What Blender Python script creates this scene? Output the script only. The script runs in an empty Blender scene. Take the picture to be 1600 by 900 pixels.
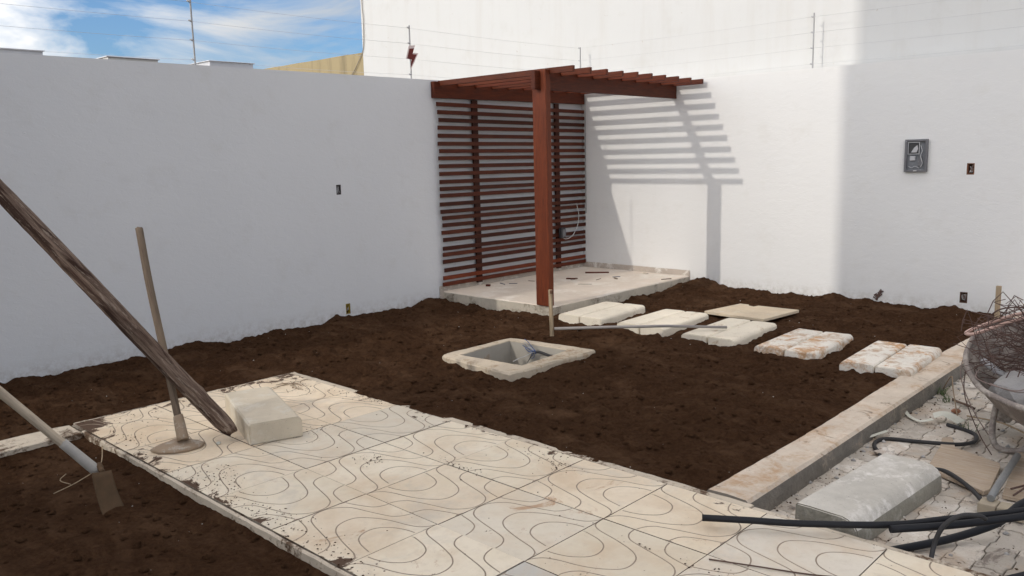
import bpy, bmesh, math, random
import numpy as np
from mathutils import Vector, Matrix
from mathutils.geometry import delaunay_2d_cdt
R = math.radians
random.seed(7)
rng = np.random.default_rng(7)
sc = bpy.context.scene
COL = sc.collection

# ------------------------------------------------------------------ camera, sky, sun, exposure
cam_d = bpy.data.cameras.new("camera"); cam = bpy.data.objects.new("camera", cam_d); COL.objects.link(cam)
yaw, pitch, roll = -0.75990, -0.15700, -0.02450
f = Vector((math.sin(yaw)*math.cos(pitch), math.cos(yaw)*math.cos(pitch), math.sin(pitch)))
r = f.cross(Vector((0, 0, 1))).normalized(); u = r.cross(f)
r2 = math.cos(roll)*r + math.sin(roll)*u; u2 = -math.sin(roll)*r + math.cos(roll)*u
M = Matrix((r2, u2, -f)).transposed().to_4x4(); M.translation = Vector((7.0288, -8.8048, 1.5))
cam.matrix_world = M
cam_d.sensor_width = 36; cam_d.lens = 1306.73/1600*36; cam_d.clip_end = 500; cam_d.clip_start = 0.02
sc.camera = cam

SUN = Vector((0.165, 1.0, -0.458)).normalized()          # the way the light travels
SUN_EL = math.asin(-SUN.z); SUN_AZ = math.atan2(-SUN.x, -SUN.y)
sun_d = bpy.data.lights.new("sun", 'SUN'); sun_d.energy = 2.0; sun_d.angle = R(0.6); sun_d.color = (1.0, 0.93, 0.84)
sun = bpy.data.objects.new("sun", sun_d); COL.objects.link(sun)
sun.rotation_euler = SUN.to_track_quat('-Z', 'Y').to_euler()

w = bpy.data.worlds.new("World"); sc.world = w; w.use_nodes = True
nt = w.node_tree; N = nt.nodes; L = nt.links
bg = N['Background']; bg.inputs[1].default_value = 0.15
sky = N.new('ShaderNodeTexSky'); sky.sky_type = 'NISHITA'; sky.sun_disc = False
sky.sun_elevation = SUN_EL; sky.sun_rotation = SUN_AZ
sky.air_density = 1.0; sky.dust_density = 1.2; sky.ozone_density = 1.5
tc = N.new('ShaderNodeTexCoord')
mp = N.new('ShaderNodeMapping'); mp.inputs['Scale'].default_value = (1.0, 1.0, 3.4); mp.inputs['Rotation'].default_value = (R(-6), R(14), 0)
mp.inputs['Location'].default_value = (0.35, 0.1, 0.25)
n1 = N.new('ShaderNodeTexNoise'); n1.inputs['Scale'].default_value = 4.2; n1.inputs['Detail'].default_value = 10; n1.inputs['Roughness'].default_value = 0.58
n1.inputs['Distortion'].default_value = 0.5
rp = N.new('ShaderNodeValToRGB'); rp.color_ramp.elements[0].position = 0.42; rp.color_ramp.elements[1].position = 0.64
rp.color_ramp.elements[0].color = (0, 0, 0, 1)
mx = N.new('ShaderNodeMix'); mx.data_type = 'RGBA'
L.new(tc.outputs['Generated'], mp.inputs[0]); L.new(mp.outputs[0], n1.inputs['Vector']); L.new(n1.outputs[0], rp.inputs[0])
# thin bright cloud over blue; both brighten smoothly toward the sun's side of the sky, as thin cloud does
dt = N.new('ShaderNodeVectorMath'); dt.operation = 'DOT_PRODUCT'; dt.inputs[1].default_value = -SUN; L.new(tc.outputs['Generated'], dt.inputs[0])
mr = N.new('ShaderNodeMapRange'); mr.interpolation_type = 'SMOOTHSTEP'; mr.inputs[1].default_value = -0.4; mr.inputs[2].default_value = 0.75
mr.inputs[3].default_value = 1.0; mr.inputs[4].default_value = 5.4; L.new(dt.outputs['Value'], mr.inputs[0])
blue = N.new('ShaderNodeMix'); blue.data_type = 'RGBA'; blue.blend_type = 'MULTIPLY'; blue.inputs[0].default_value = 1.0
L.new(sky.outputs[0], blue.inputs[6]); blue.inputs[7].default_value = (0.85, 1.15, 1.55, 1)
mr.inputs[3].default_value = 0.0; mr.inputs[4].default_value = 1.0
cl = N.new('ShaderNodeMix'); cl.data_type = 'RGBA'; L.new(mr.outputs[0], cl.inputs[0])
cl.inputs[6].default_value = (5.7, 6.05, 6.45, 1); cl.inputs[7].default_value = (38.0, 35.0, 31.5, 1)
L.new(rp.outputs[0], mx.inputs['Factor']); L.new(blue.outputs[2], mx.inputs[6]); L.new(cl.outputs[2], mx.inputs[7])
L.new(mx.outputs[2], bg.inputs[0])

sc.view_settings.view_transform = 'Standard'; sc.view_settings.look = 'None'
sc.view_settings.exposure = -0.6; sc.view_settings.gamma = 1.0
sc.render.engine = 'CYCLES'
sc.cycles.max_bounces = 8; sc.cycles.diffuse_bounces = 4

# ------------------------------------------------------------------ materials
def new_mat(name):
    m = bpy.data.materials.new(name); m.use_nodes = True
    return m, m.node_tree.nodes, m.node_tree.links, m.node_tree.nodes['Principled BSDF']
def coords(N, L, space='world', scale=(1, 1, 1)):
    if space == 'world': g = N.new('ShaderNodeNewGeometry').outputs['Position']
    else: g = N.new('ShaderNodeTexCoord').outputs['Object']
    mp = N.new('ShaderNodeMapping'); mp.inputs['Scale'].default_value = scale; L.new(g, mp.inputs[0])
    if space == 'objrand':
        oi = N.new('ShaderNodeObjectInfo'); v = N.new('ShaderNodeVectorMath'); v.operation = 'SCALE'
        c = N.new('ShaderNodeCombineXYZ')
        L.new(oi.outputs['Random'], c.inputs[0]); L.new(oi.outputs['Random'], c.inputs[1]); L.new(oi.outputs['Random'], c.inputs[2])
        L.new(c.outputs[0], v.inputs[0]); v.inputs['Scale'].default_value = 37.0; L.new(v.outputs[0], mp.inputs['Location'])
    return mp.outputs[0]
def noise(N, L, co, scale, detail=5, rough=0.6, dist=0.0):
    n = N.new('ShaderNodeTexNoise'); n.inputs['Scale'].default_value = scale; n.inputs['Detail'].default_value = detail
    n.inputs['Roughness'].default_value = rough; n.inputs['Distortion'].default_value = dist; L.new(co, n.inputs['Vector']); return n.outputs[0]
def ramp(N, L, fac, a, b, ca=(0, 0, 0, 1), cb=(1, 1, 1, 1)):
    r = N.new('ShaderNodeValToRGB'); e = r.color_ramp.elements; e[0].position = a; e[1].position = b; e[0].color = ca; e[1].color = cb
    L.new(fac, r.inputs[0]); return r.outputs[0]
def mix(N, L, fac, a, b, mode='MIX'):
    m = N.new('ShaderNodeMix'); m.data_type = 'RGBA'; m.blend_type = mode
    for i, v in ((0, fac), (6, a), (7, b)):
        if isinstance(v, (int, float)): m.inputs[i].default_value = v
        elif isinstance(v, tuple): m.inputs[i].default_value = v + (1,) if len(v) == 3 else v
        else: L.new(v, m.inputs[i])
    return m.outputs[2]
def mathn(N, L, op, a, b=None):
    m = N.new('ShaderNodeMath'); m.operation = op
    for i, v in ((0, a), (1, b)):
        if v is None: continue
        if isinstance(v, (int, float)): m.inputs[i].default_value = v
        else: L.new(v, m.inputs[i])
    return m.outputs[0]
def bump(N, L, b, h, dist=0.01, strength=1.0, prev=None):
    bn = N.new('ShaderNodeBump'); bn.inputs['Distance'].default_value = dist; bn.inputs['Strength'].default_value = strength
    L.new(h, bn.inputs['Height'])
    if prev is not None: L.new(prev, bn.inputs['Normal'])
    if b is not None: L.new(bn.outputs[0], b.inputs['Normal'])
    return bn.outputs[0]
def maprange(N, L, v, a, b, c=0.0, d=1.0):
    m = N.new('ShaderNodeMapRange'); m.inputs[1].default_value = a; m.inputs[2].default_value = b; m.inputs[3].default_value = c; m.inputs[4].default_value = d
    L.new(v, m.inputs[0]); return m.outputs[0]
MAT = {}
def simple(name, c1, c2, scale=20, rough=0.8, bdist=0.002, bscale=None, space='world', metal=0.0, stain=None, srange=(0.55, 0.68), sscale=3.0, spec=0.3, stretch=(1, 1, 1)):
    m, N, L, b = new_mat(name)
    co = coords(N, L, space, stretch)
    c = mix(N, L, noise(N, L, co, scale, 6, 0.65), c1, c2)
    big = noise(N, L, co, scale*0.12, 4, 0.6)
    c = mix(N, L, 0.35, c, ramp(N, L, big, 0.3, 0.7, (0.55, 0.55, 0.55, 1), (1.25, 1.25, 1.25, 1)), 'MULTIPLY')
    if stain:
        s = noise(N, L, co, sscale, 8, 0.7, 0.4)
        s2 = noise(N, L, co, sscale*9, 6, 0.7)
        k = ramp(N, L, mathn(N, L, 'ADD', mathn(N, L, 'MULTIPLY', s, 0.75), mathn(N, L, 'MULTIPLY', s2, 0.25)), *srange)
        c = mix(N, L, k, c, stain)
    L.new(c, b.inputs['Base Color']); b.inputs['Roughness'].default_value = rough; b.inputs['Metallic'].default_value = metal
    b.inputs['Specular IOR Level'].default_value = spec
    if bdist: bump(N, L, b, noise(N, L, co, bscale or scale*3, 6, 0.7), bdist)
    MAT[name] = m; return m

def wall_mat(name, base, dirty, trowel=1.0, streak=0.0, low=True):
    m, N, L, b = new_mat(name)
    co = coords(N, L)
    c = mix(N, L, noise(N, L, co, 0.9, 5, 0.6), base, tuple(x*0.93 for x in base))
    c = mix(N, L, ramp(N, L, noise(N, L, co, 3.2, 7, 0.65), 0.55, 0.8), c, tuple(x*y for x, y in zip(base, (0.90, 0.89, 0.87))))
    sep = N.new('ShaderNodeSeparateXYZ'); L.new(co, sep.inputs[0])
    if streak:
        cs = coords(N, L, 'world', (2.2, 2.2, 0.22))
        k = ramp(N, L, noise(N, L, cs, 2.0, 8, 0.65), 0.5, 0.78)
        c = mix(N, L, mathn(N, L, 'MULTIPLY', k, streak), c, dirty)
        sp = ramp(N, L, noise(N, L, co, 17, 3, 0.5), 0.73, 0.76); c = mix(N, L, mathn(N, L, 'MULTIPLY', sp, 0.5), c, dirty)
    if low:       # splashes of soil and worn paint just above the ground
        h = maprange(N, L, sep.outputs[2], -0.13, 0.05, 1.0, 0.0)
        k = mathn(N, L, 'MULTIPLY', h, ramp(N, L, noise(N, L, co, 14, 8, 0.75), 0.42, 0.62))
        c = mix(N, L, mathn(N, L, 'MULTIPLY', k, 0.7), c, dirty)
    L.new(c, b.inputs['Base Color']); b.inputs['Roughness'].default_value = 0.85; b.inputs['Specular IOR Level'].default_value = 0.2
    ct = coords(N, L, 'world', (1, 1, 1.9))
    h1 = noise(N, L, ct, 9, 6, 0.6, 0.6); h2 = noise(N, L, co, 60, 5, 0.65)
    hp = ramp(N, L, noise(N, L, ct, 26, 4, 0.55), 0.62, 0.75)
    nrm = bump(N, L, None, h1, 0.0024*trowel); nrm = bump(N, L, None, hp, 0.0010*trowel, 1.0, nrm); bump(N, L, b, h2, 0.0007, 1.0, nrm)
    MAT[name] = m
wall_mat('paint_wall_left', (0.725, 0.735, 0.75), (0.36, 0.32, 0.28))
wall_mat('paint_wall_right', (0.76, 0.755, 0.74), (0.40, 0.36, 0.30))
wall_mat('tall_plaster', (0.70, 0.70, 0.685), (0.50, 0.45, 0.38), 0.5, 0.22, False)
wall_mat('old_yellow_plaster', (0.42, 0.34, 0.20), (0.12, 0.10, 0.07), 1.0, 0.9, False)

def dirt_mat():
    m, N, L, b = new_mat('soil'); co = coords(N, L)
    a = noise(N, L, co, 1.1, 6, 0.65); d = noise(N, L, co, 38, 6, 0.75)
    c = mix(N, L, a, (0.066, 0.034, 0.0175), (0.100, 0.053, 0.029))
    c = mix(N, L, mathn(N, L, 'MULTIPLY', ramp(N, L, noise(N, L, co, 11, 9, 0.8, 0.5), 0.52, 0.60), 0.45), c, (0.035, 0.017, 0.009))
    c = mix(N, L, ramp(N, L, d, 0.35, 0.7), c, (0.040, 0.019, 0.010))
    c = mix(N, L, mathn(N, L, 'MULTIPLY', ramp(N, L, noise(N, L, co, 2.6, 7, 0.7, 0.8), 0.56, 0.72), 0.5), c, (0.135, 0.074, 0.041))
    c = mix(N, L, mathn(N, L, 'MULTIPLY', ramp(N, L, noise(N, L, coords(N, L, 'world', (1, 2.2, 1)), 1.5, 9, 0.72, 0.5), 0.50, 0.66), 0.5), c, (0.150, 0.086, 0.050))
    c = mix(N, L, mathn(N, L, 'MULTIPLY', ramp(N, L, noise(N, L, coords(N, L, 'world', (2.0, 1, 1)), 2.3, 8, 0.7, 0.9), 0.52, 0.64), 0.5), c, (0.038, 0.018, 0.009))
    sp = ramp(N, L, noise(N, L, co, 85, 2, 0.5), 0.765, 0.79); c = mix(N, L, mathn(N, L, 'MULTIPLY', sp, 0.5), c, (0.2, 0.15, 0.11))
    L.new(c, b.inputs['Base Color']); b.inputs['Roughness'].default_value = 1.0; b.inputs['Specular IOR Level'].default_value = 0.03
    n = bump(N, L, None, noise(N, L, co, 24, 9, 0.8, 0.4), 0.034); bump(N, L, b, noise(N, L, co, 120, 5, 0.7), 0.005, 1.0, n)
    MAT['soil'] = m
dirt_mat()

def tile_mat(name, extra=False):
    m, N, L, b = new_mat(name); co = coords(N, L)
    oi = N.new('ShaderNodeObjectInfo')
    c = mix(N, L, noise(N, L, co, 5, 6, 0.6), oi.outputs['Color'], (0.84, 0.80, 0.72), 'MULTIPLY')
    c = mix(N, L, mathn(N, L, 'MULTIPLY', ramp(N, L, noise(N, L, co, 2.4, 6, 0.65, 0.4), 0.46, 0.68), 0.6), c, (0.56, 0.42, 0.28))
    c = mix(N, L, mathn(N, L, 'MULTIPLY', ramp(N, L, noise(N, L, co, 1.7, 7, 0.7, 1.0), 0.54, 0.72), 0.6), c, (0.44, 0.42, 0.38))
    c = mix(N, L, mathn(N, L, 'MULTIPLY', ramp(N, L, noise(N, L, co, 19, 7, 0.75), 0.50, 0.72), 0.35), c, (0.48, 0.41, 0.33))
    k = ramp(N, L, noise(N, L, co, 3.1, 9, 0.75, 0.8), 0.62, 0.68)
    c = mix(N, L, mathn(N, L, 'MULTIPLY', k, 0.7), c, (0.36, 0.19, 0.09))
    sp = ramp(N, L, noise(N, L, co, 60, 3, 0.55), 0.73, 0.755); c = mix(N, L, mathn(N, L, 'MULTIPLY', sp, 0.6), c, (0.16, 0.10, 0.06))
    sp = ramp(N, L, noise(N, L, co, 23, 6, 0.7), 0.68, 0.71); c = mix(N, L, mathn(N, L, 'MULTIPLY', sp, 0.5), c, (0.66, 0.64, 0.60))
    # soil trodden over the two far corners and along the near edge
    sep = N.new('ShaderNodeSeparateXYZ'); L.new(co, sep.inputs[0])
    e1 = maprange(N, L, sep.outputs[1], -6.85, -7.06, 0.0, 0.18)
    e2 = maprange(N, L, sep.outputs[0], 1.95, 1.5, 0.0, 0.16)
    e3 = maprange(N, L, sep.outputs[1], -5.62, -5.45, 0.0, 0.12)
    q = mathn(N, L, 'ADD', mathn(N, L, 'ADD', noise(N, L, co, 4.3, 9, 0.72, 0.7), e1), mathn(N, L, 'ADD', e2, e3))
    c = mix(N, L, mathn(N, L, 'MULTIPLY', ramp(N, L, q, 0.665, 0.685), 0.97), c, (0.065, 0.032, 0.017))
    L.new(c, b.inputs['Base Color']); b.inputs['Roughness'].default_value = 0.65; b.inputs['Specular IOR Level'].default_value = 0.2
    n = bump(N, L, None, noise(N, L, co, 8, 5, 0.6), 0.002); bump(N, L, b, noise(N, L, co, 150, 4, 0.6), 0.0006, 1.0, n)
    MAT[name] = m
tile_mat('tile_face')
simple('groove_dirt', (0.26, 0.205, 0.155), (0.42, 0.35, 0.28), 40, 0.95, 0.001)
simple('tile_bed', (0.36, 0.33, 0.28), (0.24, 0.21, 0.17), 25, 0.95, 0.003, stain=(0.08, 0.05, 0.03), srange=(0.42, 0.6), sscale=5)
simple('deck_cement', (0.72, 0.63, 0.53), (0.62, 0.535, 0.445), 7, 0.85, 0.002, 50, stain=(0.76, 0.70, 0.62), srange=(0.5, 0.62), sscale=2.2)
simple('deck_side', (0.60, 0.54, 0.44), (0.44, 0.395, 0.33), 14, 0.9, 0.008, 26, stain=(0.12, 0.09, 0.06), srange=(0.52, 0.66), sscale=5)
simple('skirting_cement', (0.52, 0.46, 0.40), (0.40, 0.34, 0.29), 16, 0.9, 0.003, 40, stain=(0.7, 0.67, 0.62), srange=(0.52, 0.6), sscale=7)
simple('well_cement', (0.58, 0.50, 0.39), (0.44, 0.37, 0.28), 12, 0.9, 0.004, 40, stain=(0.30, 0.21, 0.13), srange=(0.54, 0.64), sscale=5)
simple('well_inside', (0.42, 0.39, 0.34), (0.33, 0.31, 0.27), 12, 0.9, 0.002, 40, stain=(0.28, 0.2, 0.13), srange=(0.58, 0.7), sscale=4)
simple('kerb_clean', (0.80, 0.73, 0.60), (0.70, 0.635, 0.52), 14, 0.85, 0.002, 60, 'objrand', stain=(0.40, 0.28, 0.17), srange=(0.62, 0.68), sscale=4)
simple('kerb_soiled', (0.80, 0.76, 0.68), (0.68, 0.64, 0.57), 14, 0.85, 0.002, 60, 'objrand', stain=(0.50, 0.30, 0.16), srange=(0.50, 0.58), sscale=4.5)
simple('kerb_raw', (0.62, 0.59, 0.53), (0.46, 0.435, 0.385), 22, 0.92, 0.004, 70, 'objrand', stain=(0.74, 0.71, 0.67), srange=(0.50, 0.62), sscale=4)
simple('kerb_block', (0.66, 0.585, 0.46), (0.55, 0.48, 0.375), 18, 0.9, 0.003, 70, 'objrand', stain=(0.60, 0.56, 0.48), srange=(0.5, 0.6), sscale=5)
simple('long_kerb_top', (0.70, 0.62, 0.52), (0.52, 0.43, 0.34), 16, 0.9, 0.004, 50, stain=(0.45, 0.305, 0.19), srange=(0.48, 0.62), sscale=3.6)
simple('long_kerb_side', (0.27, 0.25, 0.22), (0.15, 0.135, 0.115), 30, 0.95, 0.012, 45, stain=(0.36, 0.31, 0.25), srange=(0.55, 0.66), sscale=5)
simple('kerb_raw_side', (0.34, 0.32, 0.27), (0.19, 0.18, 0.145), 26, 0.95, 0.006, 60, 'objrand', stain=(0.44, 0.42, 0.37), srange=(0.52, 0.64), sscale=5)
simple('board_cement', (0.66, 0.55, 0.40), (0.54, 0.45, 0.33), 18, 0.85, 0.002, 60, stain=(0.60, 0.56, 0.48), srange=(0.56, 0.62), sscale=5)
simple('paver', (0.64, 0.595, 0.53), (0.50, 0.455, 0.395), 10, 0.92, 0.004, 60, stain=(0.68, 0.65, 0.60), srange=(0.52, 0.60), sscale=4.4)
for _a in (1,):
    m = MAT['paver']; N = m.node_tree.nodes; L = m.node_tree.links; b = N['Principled BSDF']; src = b.inputs['Base Color'].links[0].from_socket
    oi = N.new('ShaderNodeObjectInfo'); L.new(mix(N, L, 1.0, src, ramp(N, L, oi.outputs['Random'], 0.0, 1.0, (0.74, 0.72, 0.70, 1), (1.12, 1.10, 1.08, 1)), 'MULTIPLY'), b.inputs['Base Color'])
simple('path_edge', (0.64, 0.56, 0.45), (0.44, 0.38, 0.30), 12, 0.9, 0.003, 40, stain=(0.10, 0.06, 0.035), srange=(0.52, 0.60), sscale=5)
def add_soil_patch(mname, col, scale, rng_, amt=0.8):
    m = MAT[mname]; N = m.node_tree.nodes; L = m.node_tree.links; b = N['Principled BSDF']
    src = b.inputs['Base Color'].links[0].from_socket; co = coords(N, L)
    k = ramp(N, L, noise(N, L, co, scale, 9, 0.72, 0.7), *rng_)
    L.new(mix(N, L, mathn(N, L, 'MULTIPLY', k, amt), src, col), b.inputs['Base Color'])
add_soil_patch('paver', (0.46, 0.36, 0.27), 2.6, (0.52, 0.64), 0.75)
add_soil_patch('paver', (0.15, 0.12, 0.10), 5.2, (0.58, 0.64), 0.75)
def add_pores(mname, scale=110, col=(0.12, 0.10, 0.08), amt=0.5, rng_=(0.64, 0.70)):
    m = MAT[mname]; N = m.node_tree.nodes; L = m.node_tree.links; b = N['Principled BSDF']
    src = b.inputs['Base Color'].links[0].from_socket; co = coords(N, L)
    k = ramp(N, L, noise(N, L, co, scale, 4, 0.6), *rng_); k2 = ramp(N, L, noise(N, L, co, scale*0.27, 6, 0.75), rng_[0]-.02, rng_[1])
    c = mix(N, L, mathn(N, L, 'MULTIPLY', k, amt), src, col); c = mix(N, L, mathn(N, L, 'MULTIPLY', k2, amt*0.8), c, col)
    L.new(c, b.inputs['Base Color'])
for _m in ('kerb_raw', 'long_kerb_side', 'long_kerb_top', 'paver', 'kerb_block', 'well_cement', 'deck_side', 'path_edge'): add_pores(_m)
for _m in ('kerb_clean', 'kerb_soiled', 'board_cement', 'skirting_cement'): add_pores(_m, 90, (0.30, 0.22, 0.15), 0.45, (0.62, 0.68))
add_soil_patch('kerb_clean', (0.42, 0.29, 0.18), 4.0, (0.60, 0.67), 0.7)
add_soil_patch('kerb_soiled', (0.40, 0.25, 0.14), 6.5, (0.50, 0.62), 0.8)
add_soil_patch('kerb_raw', (0.46, 0.27, 0.12), 6.0, (0.64, 0.70), 0.6)
add_soil_patch('long_kerb_top', (0.11, 0.07, 0.04), 5.0, (0.60, 0.66), 0.8)
add_soil_patch('kerb_soiled', (0.08, 0.045, 0.025), 8.0, (0.64, 0.68), 0.8)
simple('paver_bed', (0.15, 0.12, 0.095), (0.09, 0.07, 0.055), 30, 0.95, 0.004, stain=(0.52, 0.48, 0.42), srange=(0.52, 0.58), sscale=5)
simple('ground_earth', (0.12, 0.085, 0.055), (0.08, 0.055, 0.035), 3, 0.95, 0.01, 10)

def wood_mat(name, axis, c1, c2, c3, rough=0.5):
    m, N, L, b = new_mat(name)
    s = [14, 14, 14]; s[axis] = 0.9
    co = coords(N, L, 'objrand', tuple(s))
    g = noise(N, L, co, 2.2, 7, 0.65, 0.35); g2 = noise(N, L, co, 9, 5, 0.7)
    c = mix(N, L, ramp(N, L, g, 0.32, 0.68), c1, c2); c = mix(N, L, mathn(N, L, 'MULTIPLY', ramp(N, L, g2, 0.45, 0.68), 0.75), c, c3)
    oi = N.new('ShaderNodeObjectInfo')
    c = mix(N, L, 1.0, c, oi.outputs['Color'], 'MULTIPLY')
    L.new(c, b.inputs['Base Color']); b.inputs['Roughness'].default_value = rough; b.inputs['Specular IOR Level'].default_value = 0.18
    bump(N, L, b, g2, 0.0015); MAT[name] = m
for i, a in enumerate('xyz'):
    wood_mat('redwood_'+a, i, (0.120, 0.028, 0.011), (0.078, 0.018, 0.008), (0.036, 0.010, 0.006))
wood_mat('grey_log', 2, (0.27, 0.20, 0.155), (0.085, 0.05, 0.037), (0.02, 0.010, 0.008), 0.9)
def log_detail():
    m = MAT['grey_log']; N = m.node_tree.nodes; L = m.node_tree.links; b = N['Principled BSDF']
    src = b.inputs['Base Color'].links[0].from_socket; co = coords(N, L, 'object', (7, 7, 1.0))
    k = noise(N, L, co, 1.5, 8, 0.62, 0.7); c = mix(N, L, mathn(N, L, 'MULTIPLY', ramp(N, L, k, 0.49, 0.55), 0.88), src, (0.030, 0.014, 0.010))
    k2 = noise(N, L, co, 6.5, 6, 0.7, 0.4); c = mix(N, L, mathn(N, L, 'MULTIPLY', ramp(N, L, k2, 0.56, 0.62), 0.6), c, (0.38, 0.31, 0.25))
    L.new(c, b.inputs['Base Color']); n = bump(N, L, None, k, 0.02); bump(N, L, b, k2, 0.008, 1.0, n)
log_detail()
wood_mat('handle_wood', 2, (0.19, 0.145, 0.105), (0.13, 0.097, 0.07), (0.09, 0.065, 0.05), 0.85)
wood_mat('stake_wood', 2, (0.42, 0.33, 0.22), (0.34, 0.26, 0.17), (0.20, 0.15, 0.1), 0.85)
wood_mat('grey_handle', 2, (0.50, 0.42, 0.32), (0.40, 0.33, 0.25), (0.28, 0.23, 0.18), 0.85)
wood_mat('plywood', 0, (0.42, 0.33, 0.24), (0.34, 0.26, 0.19), (0.5, 0.45, 0.38), 0.85)
simple('cement_iron', (0.38, 0.285, 0.195), (0.26, 0.195, 0.14), 30, 0.85, 0.002, 90, 'object', stain=(0.42, 0.38, 0.32), srange=(0.5, 0.6), sscale=14)
simple('blade_iron', (0.065, 0.043, 0.022), (0.13, 0.075, 0.04), 20, 0.8, 0.002, 80, 'object')
simple('grey_socket', (0.46, 0.44, 0.41), (0.34, 0.32, 0.29), 40, 0.8, 0.001, 90, 'object')
simple('black_pipe', (0.007, 0.008, 0.011), (0.012, 0.013, 0.017), 12, 0.5, 0.0006, 60, stain=(0.07, 0.065, 0.06), srange=(0.64, 0.74), sscale=8, spec=0.25)
simple('grey_hose', (0.028, 0.028, 0.031), (0.05, 0.048, 0.047), 25, 0.6, 0.0006, 60, spec=0.2)
simple('pvc_pipe', (0.34, 0.30, 0.25), (0.24, 0.20, 0.16), 12, 0.6, 0.001, 60, stain=(0.45, 0.42, 0.38), srange=(0.5, 0.65), sscale=6)
simple('rod_pipe', (0.30, 0.285, 0.27), (0.22, 0.20, 0.19), 14, 0.55, 0.0008, 60, stain=(0.35, 0.2, 0.13), srange=(0.58, 0.66), sscale=5)
simple('steel_pipe', (0.30, 0.31, 0.31), (0.20, 0.205, 0.205), 30, 0.5, 0.001, 60, metal=0.3)
simple('rust', (0.075, 0.044, 0.036), (0.135, 0.085, 0.07), 40, 0.85, 0.0006, 90)
simple('pale_wire', (0.30, 0.24, 0.22), (0.20, 0.14, 0.12), 30, 0.75, 0)
simple('barrow_steel', (0.30, 0.26, 0.235), (0.18, 0.15, 0.135), 14, 0.8, 0.004, 40, 'object', stain=(0.40, 0.36, 0.32), srange=(0.48, 0.58), sscale=7)
simple('pink_tube', (0.56, 0.38, 0.32), (0.46, 0.31, 0.26), 30, 0.6, 0)
simple('rubble', (0.46, 0.45, 0.44), (0.33, 0.32, 0.31), 14, 0.95, 0.01, 30)
simple('pale_plastic', (0.62, 0.62, 0.55), (0.5, 0.5, 0.42), 20, 0.4, 0)
simple('white_crumb', (0.72, 0.70, 0.66), (0.5, 0.47, 0.42), 60, 0.9, 0)
simple('brick_clay', (0.34, 0.17, 0.10), (0.26, 0.12, 0.075), 40, 0.9, 0.002)
simple('brick_pale', (0.42, 0.36, 0.27), (0.34, 0.29, 0.22), 40, 0.9, 0.002)
simple('dark_plastic', (0.02, 0.02, 0.022), (0.035, 0.035, 0.04), 30, 0.4, 0, spec=0.5)
simple('grey_plastic', (0.11, 0.11, 0.12), (0.20, 0.20, 0.21), 16, 0.5, 0.001, stain=(0.42, 0.42, 0.42), srange=(0.6, 0.66), sscale=16)
simple('meter_face', (0.26, 0.27, 0.29), (0.07, 0.075, 0.085), 22, 0.5, 0)
simple('light_plastic', (0.5, 0.5, 0.5), (0.4, 0.4, 0.42), 22, 0.5, 0)
simple('yellow_plastic', (0.42, 0.30, 0.02), (0.25, 0.17, 0.02), 40, 0.6, 0)
simple('blue_wire', (0.03, 0.07, 0.20), (0.05, 0.10, 0.26), 40, 0.4, 0)
simple('white_cable', (0.62, 0.62, 0.60), (0.5, 0.5, 0.48), 40, 0.5, 0)
simple('fence_metal', (0.42, 0.42, 0.42), (0.32, 0.32, 0.33), 40, 0.5, 0, metal=0.2)
simple('fence_wire', (0.60, 0.60, 0.60), (0.50, 0.50, 0.51), 40, 0.5, 0)
simple('red_sign', (0.16, 0.03, 0.022), (0.10, 0.02, 0.016), 20, 0.6, 0)
simple('white_sign', (0.62, 0.5, 0.48), (0.7, 0.6, 0.58), 20, 0.6, 0)
simple('recess', (0.16, 0.08, 0.05), (0.08, 0.045, 0.03), 40, 0.95, 0.004)
simple('leaf_green', (0.06, 0.10, 0.03), (0.09, 0.13, 0.045), 30, 0.7, 0)
simple('dry_stem', (0.30, 0.22, 0.14), (0.20, 0.14, 0.09), 30, 0.8, 0)
simple('roof_parapet', (0.74, 0.74, 0.75), (0.66, 0.66, 0.68), 4, 0.9, 0.003)
simple('house_render', (0.75, 0.73, 0.70), (0.58, 0.55, 0.50), 3, 0.9, 0.004)
simple('window_glass', (0.03, 0.04, 0.05), (0.04, 0.05, 0.06), 3, 0.1, 0, spec=0.6)

# ------------------------------------------------------------------ helpers
def link_mesh(name, verts, faces, mat, parent=None, mats=None, fm=None, smooth=False):
    me = bpy.data.meshes.new(name); me.from_pydata([tuple(v) for v in verts], [], [tuple(q) for q in faces])
    for m in (mats or [mat]): me.materials.append(MAT[m])
    if fm is not None: me.polygons.foreach_set('material_index', np.array(fm, dtype=np.int32))
    if smooth: me.polygons.foreach_set('use_smooth', [True]*len(me.polygons))
    me.update(); o = bpy.data.objects.new(name, me); COL.objects.link(o)
    if parent: o.parent = parent
    return o
def from_bm(name, bm, mat, parent=None, smooth=False, mats=None):
    me = bpy.data.meshes.new(name); bm.to_mesh(me); bm.free()
    for m in (mats or [mat]): me.materials.append(MAT[m])
    if smooth: me.polygons.foreach_set('use_smooth', [True]*len(me.polygons))
    o = bpy.data.objects.new(name, me); COL.objects.link(o)
    if parent: o.parent = parent
    return o
def bm_box(bm, lo, hi, bev=0.0, jit=0.0):
    vs = [bm.verts.new((x, y, z)) for z in (lo[2], hi[2]) for y in (lo[1], hi[1]) for x in (lo[0], hi[0])]
    for v in vs: v.co += Vector((random.uniform(-jit, jit), random.uniform(-jit, jit), random.uniform(-jit, jit)))
    fs = [bm.faces.new([vs[i] for i in q]) for q in ((0, 2, 3, 1), (4, 5, 7, 6), (0, 1, 5, 4), (2, 6, 7, 3), (0, 4, 6, 2), (1, 3, 7, 5))]
    if bev:
        es = list({e for q in fs for e in q.edges}); bmesh.ops.bevel(bm, geom=es, offset=bev, segments=1, affect='EDGES')
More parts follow.
